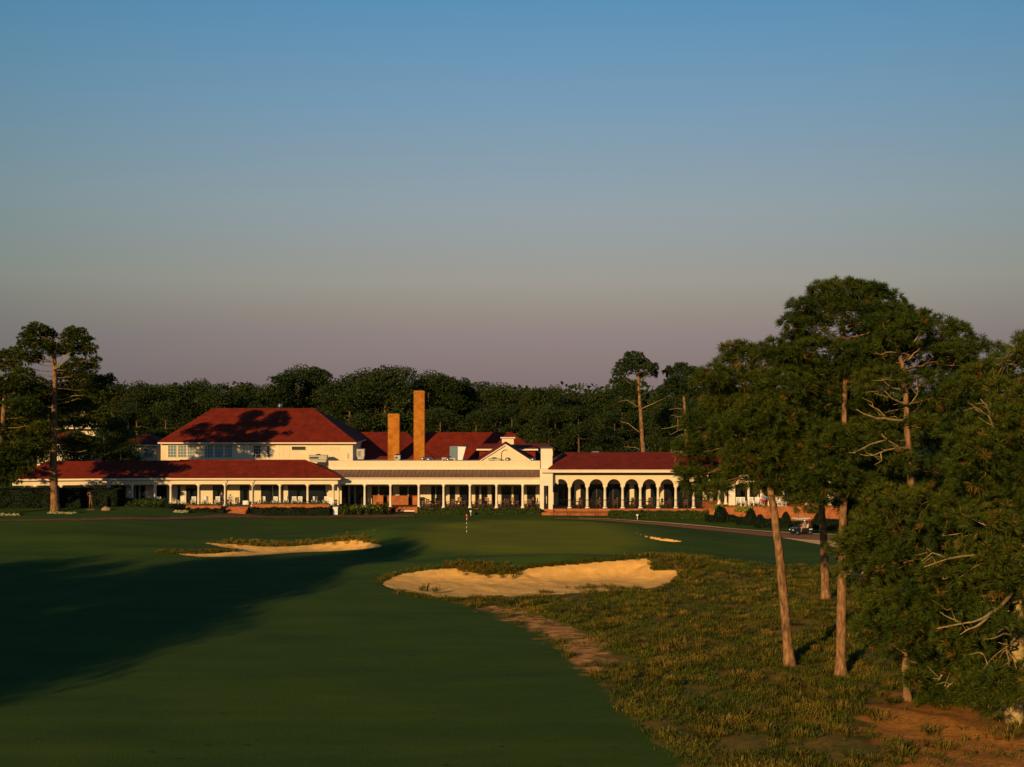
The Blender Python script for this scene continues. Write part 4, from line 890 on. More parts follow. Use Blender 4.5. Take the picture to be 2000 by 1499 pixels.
# --- tall pines behind the arcade
def back_pine(D, tr, pads, r0, label, dead):
    b = P(tr[0][0], tr[0][1], D)
    return tree('pine_tree', (b[0], D, 0), trunkpx(D, tr, -.2), r0, .12, padpx(D, pads, .6, 1.3), label, group='pines behind the arcade', dens=30, psc=1.22, nlen=.46, k=11, wid=.11, need='farneedle', dead=deadpx(D, dead))
back_pine(188, [(1258,955),(1256,880),(1253,830),(1249,780),(1247,740),(1246,722),(1243,705)],
  [(1238,700,17,8),(1222,712,14,7),(1255,712,15,7),(1212,728,13,9),(1235,722,16,6),(1268,722,13,8),(1276,730,9,7),(1208,748,13,8),(1226,752,15,7),(1255,735,10,4),(1214,765,18,8),(1232,770,16,7),(1280,718,5,5)], .42, 'tall slim pine with open crown standing clear above the arcade roof',
  [([(1253,800,0),(1238,790,-1),(1225,782,-1.4),(1206,786,-1.7)],.10), ([(1254,848,0),(1240,838,-1),(1228,828,-1.3),(1210,822,-1.6)],.13), ([(1255,880,0),(1240,874,-1),(1218,873,-1.6)],.12), ([(1252,800,0),(1268,792,-1),(1280,786,-1.4),(1300,778,-1.8)],.09), ([(1247,745,0),(1262,735,-1),(1270,732,-1.2)],.07), ([(1243,760,0),(1228,748,-.8),(1218,738,-1)],.08)])
back_pine(190, [(1344,955),(1342,880),(1340,840),(1338,800),(1336,780),(1334,750),(1332,735)],
  [(1330,720,15,7),(1312,728,14,8),(1350,730,16,8),(1366,736,12,8),(1378,748,8,9),(1325,745,18,8),(1348,752,16,7),(1310,752,14,8),(1336,766,22,8),(1362,768,14,6),(1300,765,16,8)], .40, 'leafy pine with bare lower trunk and side limbs right of the slim pine',
  [([(1338,800,0),(1322,798,-1),(1306,801,-1.5)],.10), ([(1340,812,0),(1352,806,-1),(1366,800,-1.5)],.12), ([(1340,830,0),(1325,831,-1),(1306,836,-1.6),(1292,838,-1.9)],.11), ([(1340,836,0),(1325,841,-1),(1308,850,-1.6)],.10), ([(1341,852,0),(1330,850,-1),(1318,855,-1.5)],.09), ([(1338,815,0),(1318,813,-1),(1310,812,-1.3)],.08)])

# --- wood behind the clubhouse: six kinds, copied tree by tree
def wood_proto(kind, H, Rc, seed):
    g = random.Random(seed); pads = []
    if kind == 'leafy':
        n = 34
        for i in range(n):
            t = g.random(); zz = H*(.28+.66*t); rr = Rc*math.sin(math.pi*min(1, .22+.74*t))**.7*g.uniform(.35, .95); a = g.uniform(0, 6.283); s = g.uniform(.8, 1.25)*Rc*.36
            pads.append(((rr*math.cos(a), rr*math.sin(a), zz), (s, s, s*.72)))
        pads.append(((0, 0, H*.93), (Rc*.35, Rc*.35, Rc*.28)))
    else:
        for i in range(26):
            t = g.random()**.8; zz = H*(.40+.56*t); rr = Rc*(.95-.55*t)*g.uniform(.3, 1); a = g.uniform(0, 6.283); s = g.uniform(.8, 1.2)*Rc*.33
            pads.append(((rr*math.cos(a), rr*math.sin(a), zz), (s, s, s*.55)))
        pads.append(((0, 0, H*.96), (Rc*.28, Rc*.28, Rc*.25)))
    tr = [Vector((0, 0, -.3)), Vector((.1, 0, H*.25)), Vector((0, .15, H*.5)), Vector((.1, .1, H*.7)), Vector((0, 0, H*.88))]
    t = tree('forest_tree', (0, 0, 0), tr, .32, .1, pads, 'x', 'tree', 'trees of the wood behind the clubhouse', dens=26 if kind == 'leafy' else 13,
             nlen=.5, k=9, wid=.14, psc=1.05, bark='wbark', need='fneedle' if kind == 'leafy' else 'farneedle', cards_=.30 if kind == 'leafy' else None, twigs=1, brown=.02)
    return t
KIN = [('leafy', 18, 5.2, 1), ('leafy', 17, 4.4, 2), ('leafy', 19, 6.0, 3), ('pine', 20, 4.4, 4), ('pine', 19, 3.8, 5), ('leafy', 16, 5.5, 6)]
PROT = [wood_proto(*k) for k in KIN]
used = set()
def wood(i, px, top, D, label):
    H = PZ(top, D)-0.0; s = H/(KIN[i][1]*(.985))
    loc = (PX(px, D), D, -.1); rz = rnd.uniform(0, 6.28); sw = s*rnd.uniform(.95, 1.2)
    if i not in used:
        used.add(i); o = PROT[i]; o.location = loc; o.rotation_euler = (0, 0, rz); o.scale = (sw, sw, s); o['label'] = label
    else: o = dup(PROT[i], loc, rz, (sw, sw, s), label)
    return o
FRONT = [(232,752,'above the low house with white eave'),(268,748,'right of the low house, touching the sky'),(305,752,'above the left eave corner of the red hip roof'),(345,756,'above the left hip of the main red roof'),
 (392,744,'with a rounded top left of the main roof ridge'),(432,752,'above the left end of the main roof ridge'),(478,748,'with a rounded top over the main roof ridge'),(522,758,'lower than its neighbours left of the roof ventilator'),
 (556,730,'leaning in from the left of the roof ventilator'),(585,717,'tallest right over the roof ventilator'),(618,722,'with a narrow crown above the right end of the main ridge'),(650,748,'in the dip right of the main ridge'),
 (682,734,'above the right hip of the main roof'),(714,724,'dark and broad left of the short chimney'),(752,722,'right above the short chimney'),(790,720,'filling the gap between the two chimneys'),
 (838,728,'just right of the tall chimney top'),(872,736,'above the middle rear roof'),(905,744,'with a stepped outline over the rear red roof'),(940,748,'above the white exhaust hood'),
 (978,752,'above the cream roof cupola'),(1015,764,'low in the dip right of the roof cupola'),(1050,758,'with a round top behind the square white pier'),(1084,756,'above the left end of the arcade roof'),
 (1118,768,'above the third and fourth arches'),(1155,772,'lowest over the arcade roof'),(1188,764,'close left of the slim pine'),(1215,780,'small behind the trunk of the slim pine'),(1290,775,'between the two tall pines'),(1325,778,'behind the leafy pine trunk'),(1375,770,'right of the leafy pine, beside the foreground crown')]
KW = ['leafy tree', 'rounded leafy tree', 'wide leafy tree', 'dark pine', 'narrow pine', 'broad low tree']
seq = [0, 2, 1, 5, 2, 0, 1, 5, 3, 2, 4, 1, 0, 2, 5, 0, 2, 1, 3, 0, 2, 5, 1, 2, 0, 5, 3, 1, 4, 0, 2]
for (px, top, s), k in zip(FRONT, seq):
    wood(k, px, top, rnd.uniform(214, 232), f'{KW[k]}, {s}')
ROW2 = [(205, 'at the left end behind the left pine'), (250, 'low behind the low house'), (325, 'behind the left hip of the main roof'), (410, 'behind the left part of the main ridge'), (500, 'behind the centre of the main ridge'), (640, 'behind the right hip of the main roof'),
        (700, 'behind the short chimney'), (770, 'between the chimneys close over the roof'), (860, 'low behind the rear roof beside the tall chimney'), (930, 'low behind the middle of the rear roof'), (1000, 'low behind the cream gable'), (1070, 'low behind the square pier'),
        (1130, 'close behind the arcade roof at left'), (1200, 'close behind the arcade roof left of the slim pine'), (1290, 'close behind the arcade roof between the tall pines'), (1370, 'close behind the arcade roof at right')]
for j, (px, s) in enumerate(ROW2):
    k = (j*2+1) % 6; wood(k, px, rnd.uniform(788, 812), rnd.uniform(203, 210), f'shorter {KW[k]} {s}')
for j, (px, top, D_, s) in enumerate([(205, 800, 176, 'hiding the lower right of the lookout tower'), (236, 838, 170, 'hiding the left wall of the low house with white eave'), (150, 845, 170, 'behind the left pine trunk under the lookout deck'), (60, 820, 172, 'behind the drooping pine over the left porch roof')]):
    wood([5, 1, 5, 0][j], px, top, D_, f'dark bushy tree {s}')
LEFTW = [(30, 742, 'far left behind the drooping pine'), (95, 745, 'behind the trunk of the left pine'), (150, 748, 'behind the lookout tower'), (190, 742, 'right of the left pine crown, darker')]
for j, (px, top, s) in enumerate(LEFTW): wood([3, 0, 2, 4][j], px, top, 208+j*3, f'{KW[[3,0,2,4][j]]} of the wood {s}')
# far mass of the wood: one stuff object
VV = []; TT = []
for i in range(240):
    D = RNG.uniform(240, 285); px = RNG.uniform(-250, 2300); H = RNG.uniform(15.5, 19); c = np.array([PX(px, D), D, H*.55]); n = 260
    C, A = pad_points(c, np.array([6, 6, H*.46]), n, .3); v, t = cards(C, RNG.uniform(.9, 1.5, n), np.clip(RNG.normal(.35, .2, n), 0, 1)); VV.append(v); TT.append(t)
tag(link_mesh('distant_wood', quads_mesh('distant_wood', np.concatenate(VV), np.concatenate(TT)), M['fneedle']), 'far dark wood closing the gaps behind the nearer trees', 'wood', kind='stuff')

# --- pines left of the picture whose long shadow lies across the fairway
def shade(p, a):
    s, c = math.sin(R(SUN_AZ)), math.cos(R(SUN_AZ)); return (c*p+s*a, -s*p+c*a)
TE = math.tan(R(SUN_EL))
for j, (p, tip, H) in enumerate([(-57, 50, 24), (-59.5, 64, 25), (-62, 77, 26), (-65, 88, 25), (-67.5, 99, 26), (-71, 92, 27), (-76, 87, 26), (-81, 83, 25), (-86, 82, 26), (-91, 77, 25), (-96, 70, 25), (-66, 70, 22), (-73, 68, 23), (-80, 62, 22), (-88, 58, 22)]):
    x, y = shade(p, tip-H/TE); dup(PROT[[0, 2, 5, 0, 2][j % 5]], (x, y, -.1), rnd.uniform(0, 6.28), (H/18*.95, H/18*.95, H/18), 'tall tree beyond the left edge whose long shadow crosses the fairway', 'trees shading the fairway from the left')

for i, x, y, h, l in ((3, -75, 138, 23, 'pine just beyond the left edge shading the end of the porch'), (0, -81, 145, 21, 'leafy tree just beyond the left edge shading the main house roof')):
    dup(PROT[i], (x, y, .5), i*1.3, (h/19*1.1, h/19*1.1, h/19), l, 'trees beyond the left edge by the porch')

# ------------------------------------------------------------------ hedges, shrubs, flowers
def hedge_mesh(name, pts_box, dens, size, mats, label, cat, group=None, taper=0.0, dome=False):
    """pts_box: x0,x1,y0,y1,z0,z1 in world"""
    x0, x1, y0, y1, z0, z1 = pts_box; cx, cy = (x0+x1)/2, (y0+y1)/2; base = np.array([cx, cy, z0])
    Lx, Ly, Lz = x1-x0, y1-y0, z1-z0
    if dome:
        n = int(dens*4*Lx*Lz); u = unit(n); u[:, 2] = np.abs(u[:, 2]); prof = 1-.25*u[:, 2]
        C = u*np.array([Lx/2, Ly/2, Lz])*RNG.uniform(.9, 1.02, (n, 1))*np.stack([prof, prof, np.ones(n)], 1)
    else:
        areas = np.array([Lx*Lz, Lx*Lz, Lx*Ly, Ly*Lz, Ly*Lz]); n = int(dens*areas.sum()); f = RNG.choice(5, n, p=areas/areas.sum()); q = RNG.random((n, 2)); C = np.zeros((n, 3)); dep = RNG.normal(0, .05, n)
        for i in range(5):
            m = f == i
            if i < 2: C[m] = np.stack([(q[m, 0]-.5)*Lx, np.where(i == 0, -1, 1)*Ly/2+dep[m], q[m, 1]*Lz], 1)
            elif i == 2: C[m] = np.stack([(q[m, 0]-.5)*Lx, (q[m, 1]-.5)*Ly, Lz+dep[m]], 1)
            else: C[m] = np.stack([np.where(i == 3, -1, 1)*Lx/2+dep[m], (q[m, 0]-.5)*Ly, q[m, 1]*Lz], 1)
        C[:, 2] += .05*np.sin(C[:, 0]*2.1)+.04*np.sin(C[:, 0]*5.3+1)
        C[:, 1] += .05*np.sin(C[:, 0]*1.7+2)
    V, T = cards(C, RNG.uniform(.7, 1.3, len(C))*size, np.clip(RNG.normal(.4, .22, len(C)), 0, 1))
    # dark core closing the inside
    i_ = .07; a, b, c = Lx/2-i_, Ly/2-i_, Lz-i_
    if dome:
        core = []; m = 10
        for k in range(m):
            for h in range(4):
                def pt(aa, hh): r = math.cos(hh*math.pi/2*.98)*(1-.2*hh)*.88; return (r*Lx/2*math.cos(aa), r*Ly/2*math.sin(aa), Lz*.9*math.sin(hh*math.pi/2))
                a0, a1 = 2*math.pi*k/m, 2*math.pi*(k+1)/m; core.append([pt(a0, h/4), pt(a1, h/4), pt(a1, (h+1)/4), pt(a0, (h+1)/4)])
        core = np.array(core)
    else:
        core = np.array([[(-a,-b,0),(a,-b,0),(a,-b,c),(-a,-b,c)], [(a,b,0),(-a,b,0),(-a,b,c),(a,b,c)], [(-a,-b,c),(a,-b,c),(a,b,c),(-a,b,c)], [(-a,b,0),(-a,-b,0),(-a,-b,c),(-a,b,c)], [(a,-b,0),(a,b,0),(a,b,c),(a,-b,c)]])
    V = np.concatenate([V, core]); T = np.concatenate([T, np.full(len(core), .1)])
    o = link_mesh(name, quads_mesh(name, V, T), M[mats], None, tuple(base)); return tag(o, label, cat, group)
def hpx(px0, px1, pt, pb, d, dep): return (PX(px0, d), PX(px1, d), d, d+dep, min(PZ(pb, d), gz(PX((px0+px1)/2, d), d)-.1), PZ(pt, d))
G = 'clipped hedges along the clubhouse'
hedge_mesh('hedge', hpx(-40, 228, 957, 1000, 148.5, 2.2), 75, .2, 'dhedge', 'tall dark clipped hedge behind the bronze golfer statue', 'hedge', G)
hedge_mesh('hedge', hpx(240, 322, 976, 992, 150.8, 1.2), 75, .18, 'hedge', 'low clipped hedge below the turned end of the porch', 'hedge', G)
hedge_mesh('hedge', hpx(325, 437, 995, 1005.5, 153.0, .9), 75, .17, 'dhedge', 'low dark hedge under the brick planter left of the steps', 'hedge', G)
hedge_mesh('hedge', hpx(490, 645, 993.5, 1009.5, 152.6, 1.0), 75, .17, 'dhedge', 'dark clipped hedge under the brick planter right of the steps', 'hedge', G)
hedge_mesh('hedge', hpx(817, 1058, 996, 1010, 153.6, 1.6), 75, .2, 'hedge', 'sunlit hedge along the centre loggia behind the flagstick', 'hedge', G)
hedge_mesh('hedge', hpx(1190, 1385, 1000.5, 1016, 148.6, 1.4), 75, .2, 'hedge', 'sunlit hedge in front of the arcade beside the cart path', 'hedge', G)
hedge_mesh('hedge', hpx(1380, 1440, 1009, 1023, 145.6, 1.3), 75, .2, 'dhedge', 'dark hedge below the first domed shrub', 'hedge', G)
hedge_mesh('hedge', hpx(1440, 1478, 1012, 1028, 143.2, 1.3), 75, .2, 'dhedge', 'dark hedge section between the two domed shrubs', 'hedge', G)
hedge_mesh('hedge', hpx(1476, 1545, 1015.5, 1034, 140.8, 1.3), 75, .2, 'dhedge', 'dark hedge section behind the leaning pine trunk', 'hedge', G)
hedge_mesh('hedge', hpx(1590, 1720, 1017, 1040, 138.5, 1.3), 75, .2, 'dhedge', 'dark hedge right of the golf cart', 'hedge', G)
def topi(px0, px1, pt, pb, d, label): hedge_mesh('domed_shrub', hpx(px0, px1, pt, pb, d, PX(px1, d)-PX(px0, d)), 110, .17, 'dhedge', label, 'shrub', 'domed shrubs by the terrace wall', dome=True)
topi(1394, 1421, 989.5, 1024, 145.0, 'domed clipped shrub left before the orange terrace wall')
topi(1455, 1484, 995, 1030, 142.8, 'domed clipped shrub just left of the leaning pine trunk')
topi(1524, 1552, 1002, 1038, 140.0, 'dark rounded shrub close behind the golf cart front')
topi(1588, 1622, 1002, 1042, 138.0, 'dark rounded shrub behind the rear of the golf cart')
def clump(name, px, pb, w_, h_, d, mats, label, cat, n=900, size=.16, dep=None, group=None, spike=False):
    s = d/FX; x = PX(px, d); z = PZ(pb, d); W_, H_ = w_*s, h_*s; Dp = dep or W_*.6
    k = max(3, int(W_/.5)); VV = []; TT = []
    for i in range(k):
        c = np.array([(i+.5)/k*W_-W_/2+rnd.uniform(-.1, .1), rnd.uniform(-.3, .3)*Dp, 0]); r = np.array([min(.5, W_/2)*rnd.uniform(.8, 1.2), Dp*.5, H_*rnd.uniform(.75, 1.1)])
        C, A = pad_points(c, r, n//k, .5); C[:, 2] = np.abs(C[:, 2])
        if spike: v, t = tufts(C, nrm(A+[0, 0, 1.0]), np.full(len(C), size*1.6), np.clip(RNG.normal(.4, .25, len(C)), 0, 1), 4, .05)
        else: v, t = cards(C, RNG.uniform(.7, 1.3, len(C))*size, np.clip(RNG.normal(.4, .28, len(C)), 0, 1))
        VV.append(v); TT.append(t)
    o = link_mesh(name, quads_mesh(name, np.concatenate(VV), np.concatenate(TT)), M[mats], None, (x, d, z)); return tag(o, label, cat, group)
for a, b, c, d, l in ((242, 262, 996, 149.6, 'leafy shrub right of the tall dark hedge'), (262, 290, 996, 149.4, 'wide leafy shrub in the middle of the low shrub row'), (290, 312, 996, 149.4, 'leafy shrub at the right end of the low shrub row'), (314, 328, 994, 150, 'small bristly shrub by the left end of the brick planter')):
    clump('shrub', (a+b)/2, c, b-a, 17, d, 'hedge', l, 'shrub', 700, .22, group='low shrubs below the porch')
clump('rose_bush', 690, 1004, 50, 21, 153.2, 'hedge', 'tall flowering bush left of the loggia entry', 'bush', 1300, .24, 1.6)
clump('rose_bush', 738, 1004, 44, 24, 153.4, 'hedge', 'tall flowering bush close to the left loggia pier', 'bush', 1200, .24, 1.6)
clump('flowers', 716, 993, 80, 10, 152.9, 'lime', 'yellowish blooms on top of the loggia bushes', 'flowers', 120, .16, 1.2)
FB = 'pale flower beds on the left lawn'
for px, py, w_, d, l in ((14, 1012, 44, 140, 'pale flower bed at the far left edge by the lawn'), (122, 1004, 50, 142, 'pale flower bed at the foot of the left pine'), (354, 1008, 24, 147, 'small pale flower bed left of the brick steps')):
    z = gz(PX(px, d), d); py2 = HY+(CH-z)*FX/d
    t = clump('flower_bed', px, py2, w_, 4.5, d, 'flower', l, 'flower bed', 420, .16, .9, FB)
    b_ = clump('leaves', px, py2, w_*1.15, 5.5, d+.5, 'hedge', None, None, 420, .2, 1.0); b_.parent = t; b_.location = (0, .5, 0)
mb = MB(); d = 145.2; xx = PX(208, d); zz = gz(xx, d)-.08
mb.lathe([(.45, 0), (.5, .15), (.46, .32), (.36, .44), (.14, .5)], (xx, d, zz), 9); mb.v = [(xx+(a-xx)*1.25, b, c+.05*math.sin(a*9)) for a, b, c in mb.v]
solo(mb, 'rock', M['stone'], (xx, d, zz), 'brown boulder on the lawn right of the bronze statue', 'rock')
# brick planters with plants along the porch
def planter(px0, px1, pt, pb, d, label):
    x0, x1, z1, z0 = PX(px0, d), PX(px1, d), PZ(pt, d), 0.0; t = root('brick_planter', ((x0+x1)/2, d+.4, z0), label, 'planter', 'brick planters along the porch')
    mb = MB(); mb.box(x0, x1, d, d+.9, z0, z1-.1); mb.box(x0-.04, x1+.04, d-.04, d+.94, z1-.1, z1); mb.build('brick_trough', M['brick'], t)
    n = int((x1-x0)*95); C = np.stack([RNG.uniform(x0+.1, x1-.1, n), RNG.uniform(d+.05, d+.85, n), z1+RNG.random(n)**1.3*(.28+.16*np.sin(RNG.uniform(x0, x1, n)*2))], 1)
    V, T = cards(C, RNG.uniform(.1, .22, n), np.clip(RNG.normal(.45, .3, n), 0, 1)); V -= np.array(t.location)
    link_mesh('foliage', quads_mesh('foliage', V, T), M['planter'], t)
planter(326, 432, 988, 996, 154.1, 'brick planter of mixed plants left of the steps')
planter(492, 643, 985.5, 997, 153.8, 'long brick planter of mixed plants right of the steps')
# terrace and ramp walls
mb = MB(); zt = PZ(991.5, 147.2); mb.box(PX(1386, 147.2), PX(1640, 147.2), 147.2, 147.6, -.4, zt); mb.box(PX(1385.5, 147.2), PX(1640, 147.2), 147.16, 147.64, zt, zt+.09)
solo(mb, 'terrace_wall', M['brick'], (PX(1386, 147.2)+4, 147.4, 0), 'low orange brick wall holding the right terrace', 'wall')
mb = MB(); zA, zB = PZ(996.5, 151.5), PZ(1004, 151.5)
mb.add([(PX(1192, 151.5), 151.5, -.4), (PX(1387, 149), 149, -.4), (PX(1387, 149), 149, PZ(999, 149)), (PX(1192, 151.5), 151.5, PZ(1000, 151.5)), (PX(1192, 151.5), 151.9, -.4), (PX(1387, 149), 149.4, -.4), (PX(1387, 149), 149.4, PZ(999, 149)), (PX(1192, 151.5), 151.9, PZ(1000, 151.5))],
       [(0, 1, 2, 3), (5, 4, 7, 6), (3, 2, 6, 7), (0, 3, 7, 4), (1, 5, 6, 2)]); solo(mb, 'ramp_wall', M['brick'], (PX(1290, 150), 150.2, 0), 'brick ramp wall behind the sunlit arcade hedge', 'wall')
mb = MB(); wbox(mb, 1058, 1190, 1001.5, 1016, 153.0, 153.35); solo(mb, 'ramp_wall', M['brick'], (PX(1120, 153), 153.2, 0), 'brick ramp wall below the first three arches, with iron railing in front', 'wall')
mb = MB(); wbox(mb, 817, 1058, 1010.5, 1014, 152.6, 152.85); solo(mb, 'garden_edging', M['conc'], (PX(940, 152.6), 152.7, 0), 'low tan edging in front of the loggia hedge', 'edging')
for a, b, l in ((1132, 1152, 'lime green plant spilling over the left end of the terrace wall'),): pass
clump('trailing_plant', 1403, 994, 20, 11, 146.9, 'lime', 'bright lime plant at the left end of the terrace wall', 'plant', 600, .17, .9)
clump('trailing_plant', 1453, 999, 30, 14, 146.9, 'lime', 'wide bright lime plant spilling over the middle of the terrace wall', 'plant', 900, .18, .9)
clump('border_plants', 1427, 992, 28, 6, 147.6, 'planter', 'reddish border plants between the two lime plants', 'plants', 380, .15, .7)
clump('border_plants', 1485, 992.5, 34, 7, 147.6, 'planter', 'greenish border plants left of the leaning pine trunk', 'plants', 420, .15, .7)
clump('border_plants', 1590, 1000, 40, 17, 146.6, 'planter', 'orange flowering plants on the terrace wall above the golf cart', 'plants', 600, .18, .9)
# iron railing of the ramp
def railing(px0, px1, pt, pb, d, label, step):
    x0, x1, z0, z1 = PX(px0, d), PX(px1, d), PZ(pb, d), PZ(pt, d); t = root('iron_railing', ((x0+x1)/2, d, z0), label, 'railing', 'thin iron railings')
    mb = MB(); mb.tube([(x0, d, z1), (x1, d, z1)], .025, 6); mb.tube([(x0, d, z0+.12), (x1, d, z0+.12)], .018, 6); mb.build('rail', M['iron'], t)
    n = int((x1-x0)/step); pm = MB().tube([(0, 0, 0), (0, 0, z1-z0)], .028, 6).mesh('post'); bm_ = MB()
    for i in range(n+1): link_mesh('post', pm, M['iron'], t, (x0+(x1-x0)*i/n-t.location.x, 0, 0))
    m = int((x1-x0)/.14)
    for i in range(m): x = x0+(x1-x0)*(i+.5)/m; bm_.tube([(x, d, z0+.12), (x, d, z1)], .007, 4, False)
    bm_.build('balusters', M['iron'], t)
railing(1081, 1190, 999.5, 1014, 152.3, 'black iron railing along the ramp below the first arches', 1.6)
railing(1082, 1388, 976.5, 991.5, DA-.5, 'black iron railing across the front of the arcade', 2.36)

# ------------------------------------------------------------------ native grass
def blades(Cx, Cy, H, W_, nb, T, lean=.55):
    n = len(Cx); Cz = zter(Cx, Cy)-.03; C = np.repeat(np.stack([Cx, Cy, Cz], 1), nb, 0); N = n*nb; a = RNG.uniform(0, 6.283, N); L = np.repeat(H, nb)*RNG.uniform(.6, 1.1, N)
    ro = np.repeat(W_, nb)*np.sqrt(RNG.random(N))*.45; o = np.stack([np.cos(a), np.sin(a), np.zeros(N)], 1); C = C + o*ro[:, None]
    ln = RNG.uniform(.1, 1, N)*lean; tip = C + o*(ln*L)[:, None]; tip[:, 2] += L*np.sqrt(np.maximum(.05, 1-ln**2)); mid = C + o*(ln*L*.3)[:, None]; mid[:, 2] += L*.6
    s = np.stack([-np.sin(a+RNG.normal(0, .8, N)), np.cos(a), np.zeros(N)], 1)*(.010+.016*np.repeat(H, nb))[:, None]
    return np.stack([C-s*.7, mid-s, tip, mid+s], 1), np.clip(np.repeat(T, nb)+RNG.normal(0, .12, N), 0, 1)
def sample(poly, n, dmax=125, dmin=46):
    x0, y0 = poly.min(0); x1, y1 = poly.max(0); y1 = min(y1, dmax); y0 = max(y0, dmin); x1 = min(x1, 54)
    a = RNG.uniform(x0, x1, n*3); b = RNG.uniform(y0, y1, n*3); k = (sdist(a, b, poly) > RNG.normal(.15, .3, n*3)) & (np.abs(a) < b*.46+2)
    for q in BUNK: k &= sdist(a, b, q['poly']) < -.02
    return a[k][:n], b[k][:n]
a, b = sample(NATIVE, 24000); f = 2.2*noi(a*3.2, b*3.2, 1.0)+RNG.normal(0, .22, len(a)); st = sdist(a, b, STRAW); k = (f > -.62) & ((st < -.6) | (RNG.random(len(a)) < np.clip(.45-.13*st, .12, .45)*1.5*(noi(a*2.5, b*2.5, 1.3) > -.06))) & ((sdist(a, b, SANDY) < 0) | (RNG.random(len(a)) < .22)); a, b, f = a[k], b[k], f[k]
v1, t1 = blades(a, b, RNG.uniform(.14, .36, len(a)), RNG.uniform(.3, .75, len(a)), 15, np.clip(.46+.36*f, 0, 1), .95)
tag(link_mesh('rough_grass', quads_mesh('rough_grass', v1, t1), M['rough']), 'weedy green grass covering the sandy rough under the pines', 'grass', kind='stuff')
a, b = sample(NATIVE, 2300); f = noi(a*3.1+9, b*3.1, 1.1)+RNG.normal(0, .25, len(a)); k = (f > .0) & ((sdist(a, b, STRAW) < -.5) | (RNG.random(len(a)) < .3)) & (sdist(a, b, SANDY) < .2); a, b, f = a[k], b[k], f[k]
v2, t2 = blades(a, b, RNG.uniform(.28, .58, len(a)), RNG.uniform(.6, 1.3, len(a)), 85, np.clip(.42+.27*RNG.normal(0, 1, len(a)), 0, 1), .97)
def lip(pts, n, h, tone, spread=.45):
    p = poly_world(pts); s = np.r_[0, np.cumsum(np.hypot(*np.diff(p, axis=0).T))]; t = RNG.uniform(0, s[-1], n)
    x = np.interp(t, s, p[:, 0])+RNG.normal(0, spread, n); y = np.interp(t, s, p[:, 1])+RNG.normal(0, spread*.8, n)
    return blades(x, y, RNG.uniform(.5, 1.1, n)*h, RNG.uniform(.3, .6, n), 22, np.clip(RNG.normal(tone, .2, n), 0, 1), .75)
LV = [(v2, t2), lip([(890,1106),(925,1110),(960,1116),(1005,1118)], 210, .62, .4, .8), lip([(735,1138),(765,1121),(820,1111),(890,1105)], 90, .3, .45, .3), lip([(1015,1111),(1080,1103),(1160,1097),(1235,1090)], 230, .3, .15, .25),
      lip([(1270,1090),(1300,1088),(1330,1092),(1345,1105)], 260, .55, .35, 1.0), lip([(1278,1106),(1296,1108)], 60, .4, .35, .5), lip([(770,1155),(830,1167),(900,1172),(1000,1171),(1070,1166)], 130, .34, .3, .35), lip([(1130,1148),(1165,1144),(1200,1150),(1230,1152)], 60, .4, .35, .45),
      lip([(960,1166),(985,1166)], 14, .3, .3, .2), lip([(1060,1157),(1070,1157)], 12, .4, .3, .2), lip([(820,1150),(822,1154),(851,1155),(852,1159)], 5, .9, .3, .1),
      lip([(430,1059),(480,1062),(540,1064),(600,1061),(660,1054),(710,1051)], 230, .42, .75, .7), lip([(310,1079),(360,1081),(440,1077),(470,1077)], 110, .4, .4, .35), lip([(660,1056),(700,1053),(745,1062)], 60, .3, .8, .3)]
V = np.concatenate([q[0] for q in LV]); T = np.concatenate([q[1] for q in LV])
tag(link_mesh('wiregrass', quads_mesh('wiregrass', V, T), M['wire']), 'golden wiregrass clumps on the rough and along the bunker lips', 'grass', kind='stuff')

# ------------------------------------------------------------------ furniture
def chair(name, label, cat, group, m, sx=1.0, arms=True, rocker=False):
    """origin at the feet, facing -Y"""
    t = empty(name, (0, 0, 0), label, cat, group); w_ = .29*sx
    leg = MB().tube([(0, 0, 0), (0, 0, .44)], .028, 6).mesh('leg')
    for x in (-w_, w_):
        for y in (-.24, .24): link_mesh('leg', leg, M[m], t, (x, y, 0))
    s = MB(); s.box(-w_-.03, w_+.03, -.28, .27, .44, .49); s.build('seat', M[m], t)
    b = MB(); b.box(-w_, -w_+.05, .25, .30, .49, 1.12); b.box(w_-.05, w_, .25, .30, .49, 1.12); b.box(-w_-.01, w_+.01, .245, .305, 1.03, 1.15); b.box(-w_+.05, w_-.05, .255, .295, .58, .64)
    for i in range(5): x = -w_+.09+(2*w_-.18)*i/4; b.box(x-.03, x+.03, .265, .285, .64, 1.03)
    b.build('backrest', M[m], t)
    if arms:
        for x in (-w_-.02, w_+.02):
            a = MB(); a.box(x-.04, x+.04, -.3, .27, .68, .72); a.box(x-.025, x+.025, -.27, -.22, .49, .68); a.build('armrest', M[m], t)
    if rocker:
        for x in (-w_, w_):
            a = MB(); a.tube([(x, -.5, .09), (x, -.2, .01), (x, .15, .0), (x, .55, .12)], .025, 6); a.build('rocker', M[m], t)
    return t
GC = 'white chairs on the porch'
order = [(354, 'first from the left end of the left planter'), (378, 'second from the left end of the left planter'), (401, 'third along the left planter'), (424, 'fourth along the left planter, nearest the standing person'), (512, 'first right of the steps behind the long planter'), (537, 'second right of the steps'),
         (558, 'third right of the steps, before the lit panel'), (574, 'fourth right of the steps'), (585, 'fifth right of the steps'), (614, 'sixth right of the steps'), (636, 'last at the right end of the porch'), (309, 'under the turned end of the porch')]
c0 = None
for i, (px, l) in enumerate(order):
    lab = f'white porch chair, {l}'; rz = rnd.uniform(-.25, .25); loc = (PX(px, DP+1.1), DP+1.1+rnd.uniform(-.1, .2), zf)
    if c0 is None: c0 = chair('porch_chair', lab, 'chair', GC, 'white', rocker=True); c0.location = loc; c0.rotation_euler = (0, 0, rz)
    else: dup(c0, loc, rz, None, lab)
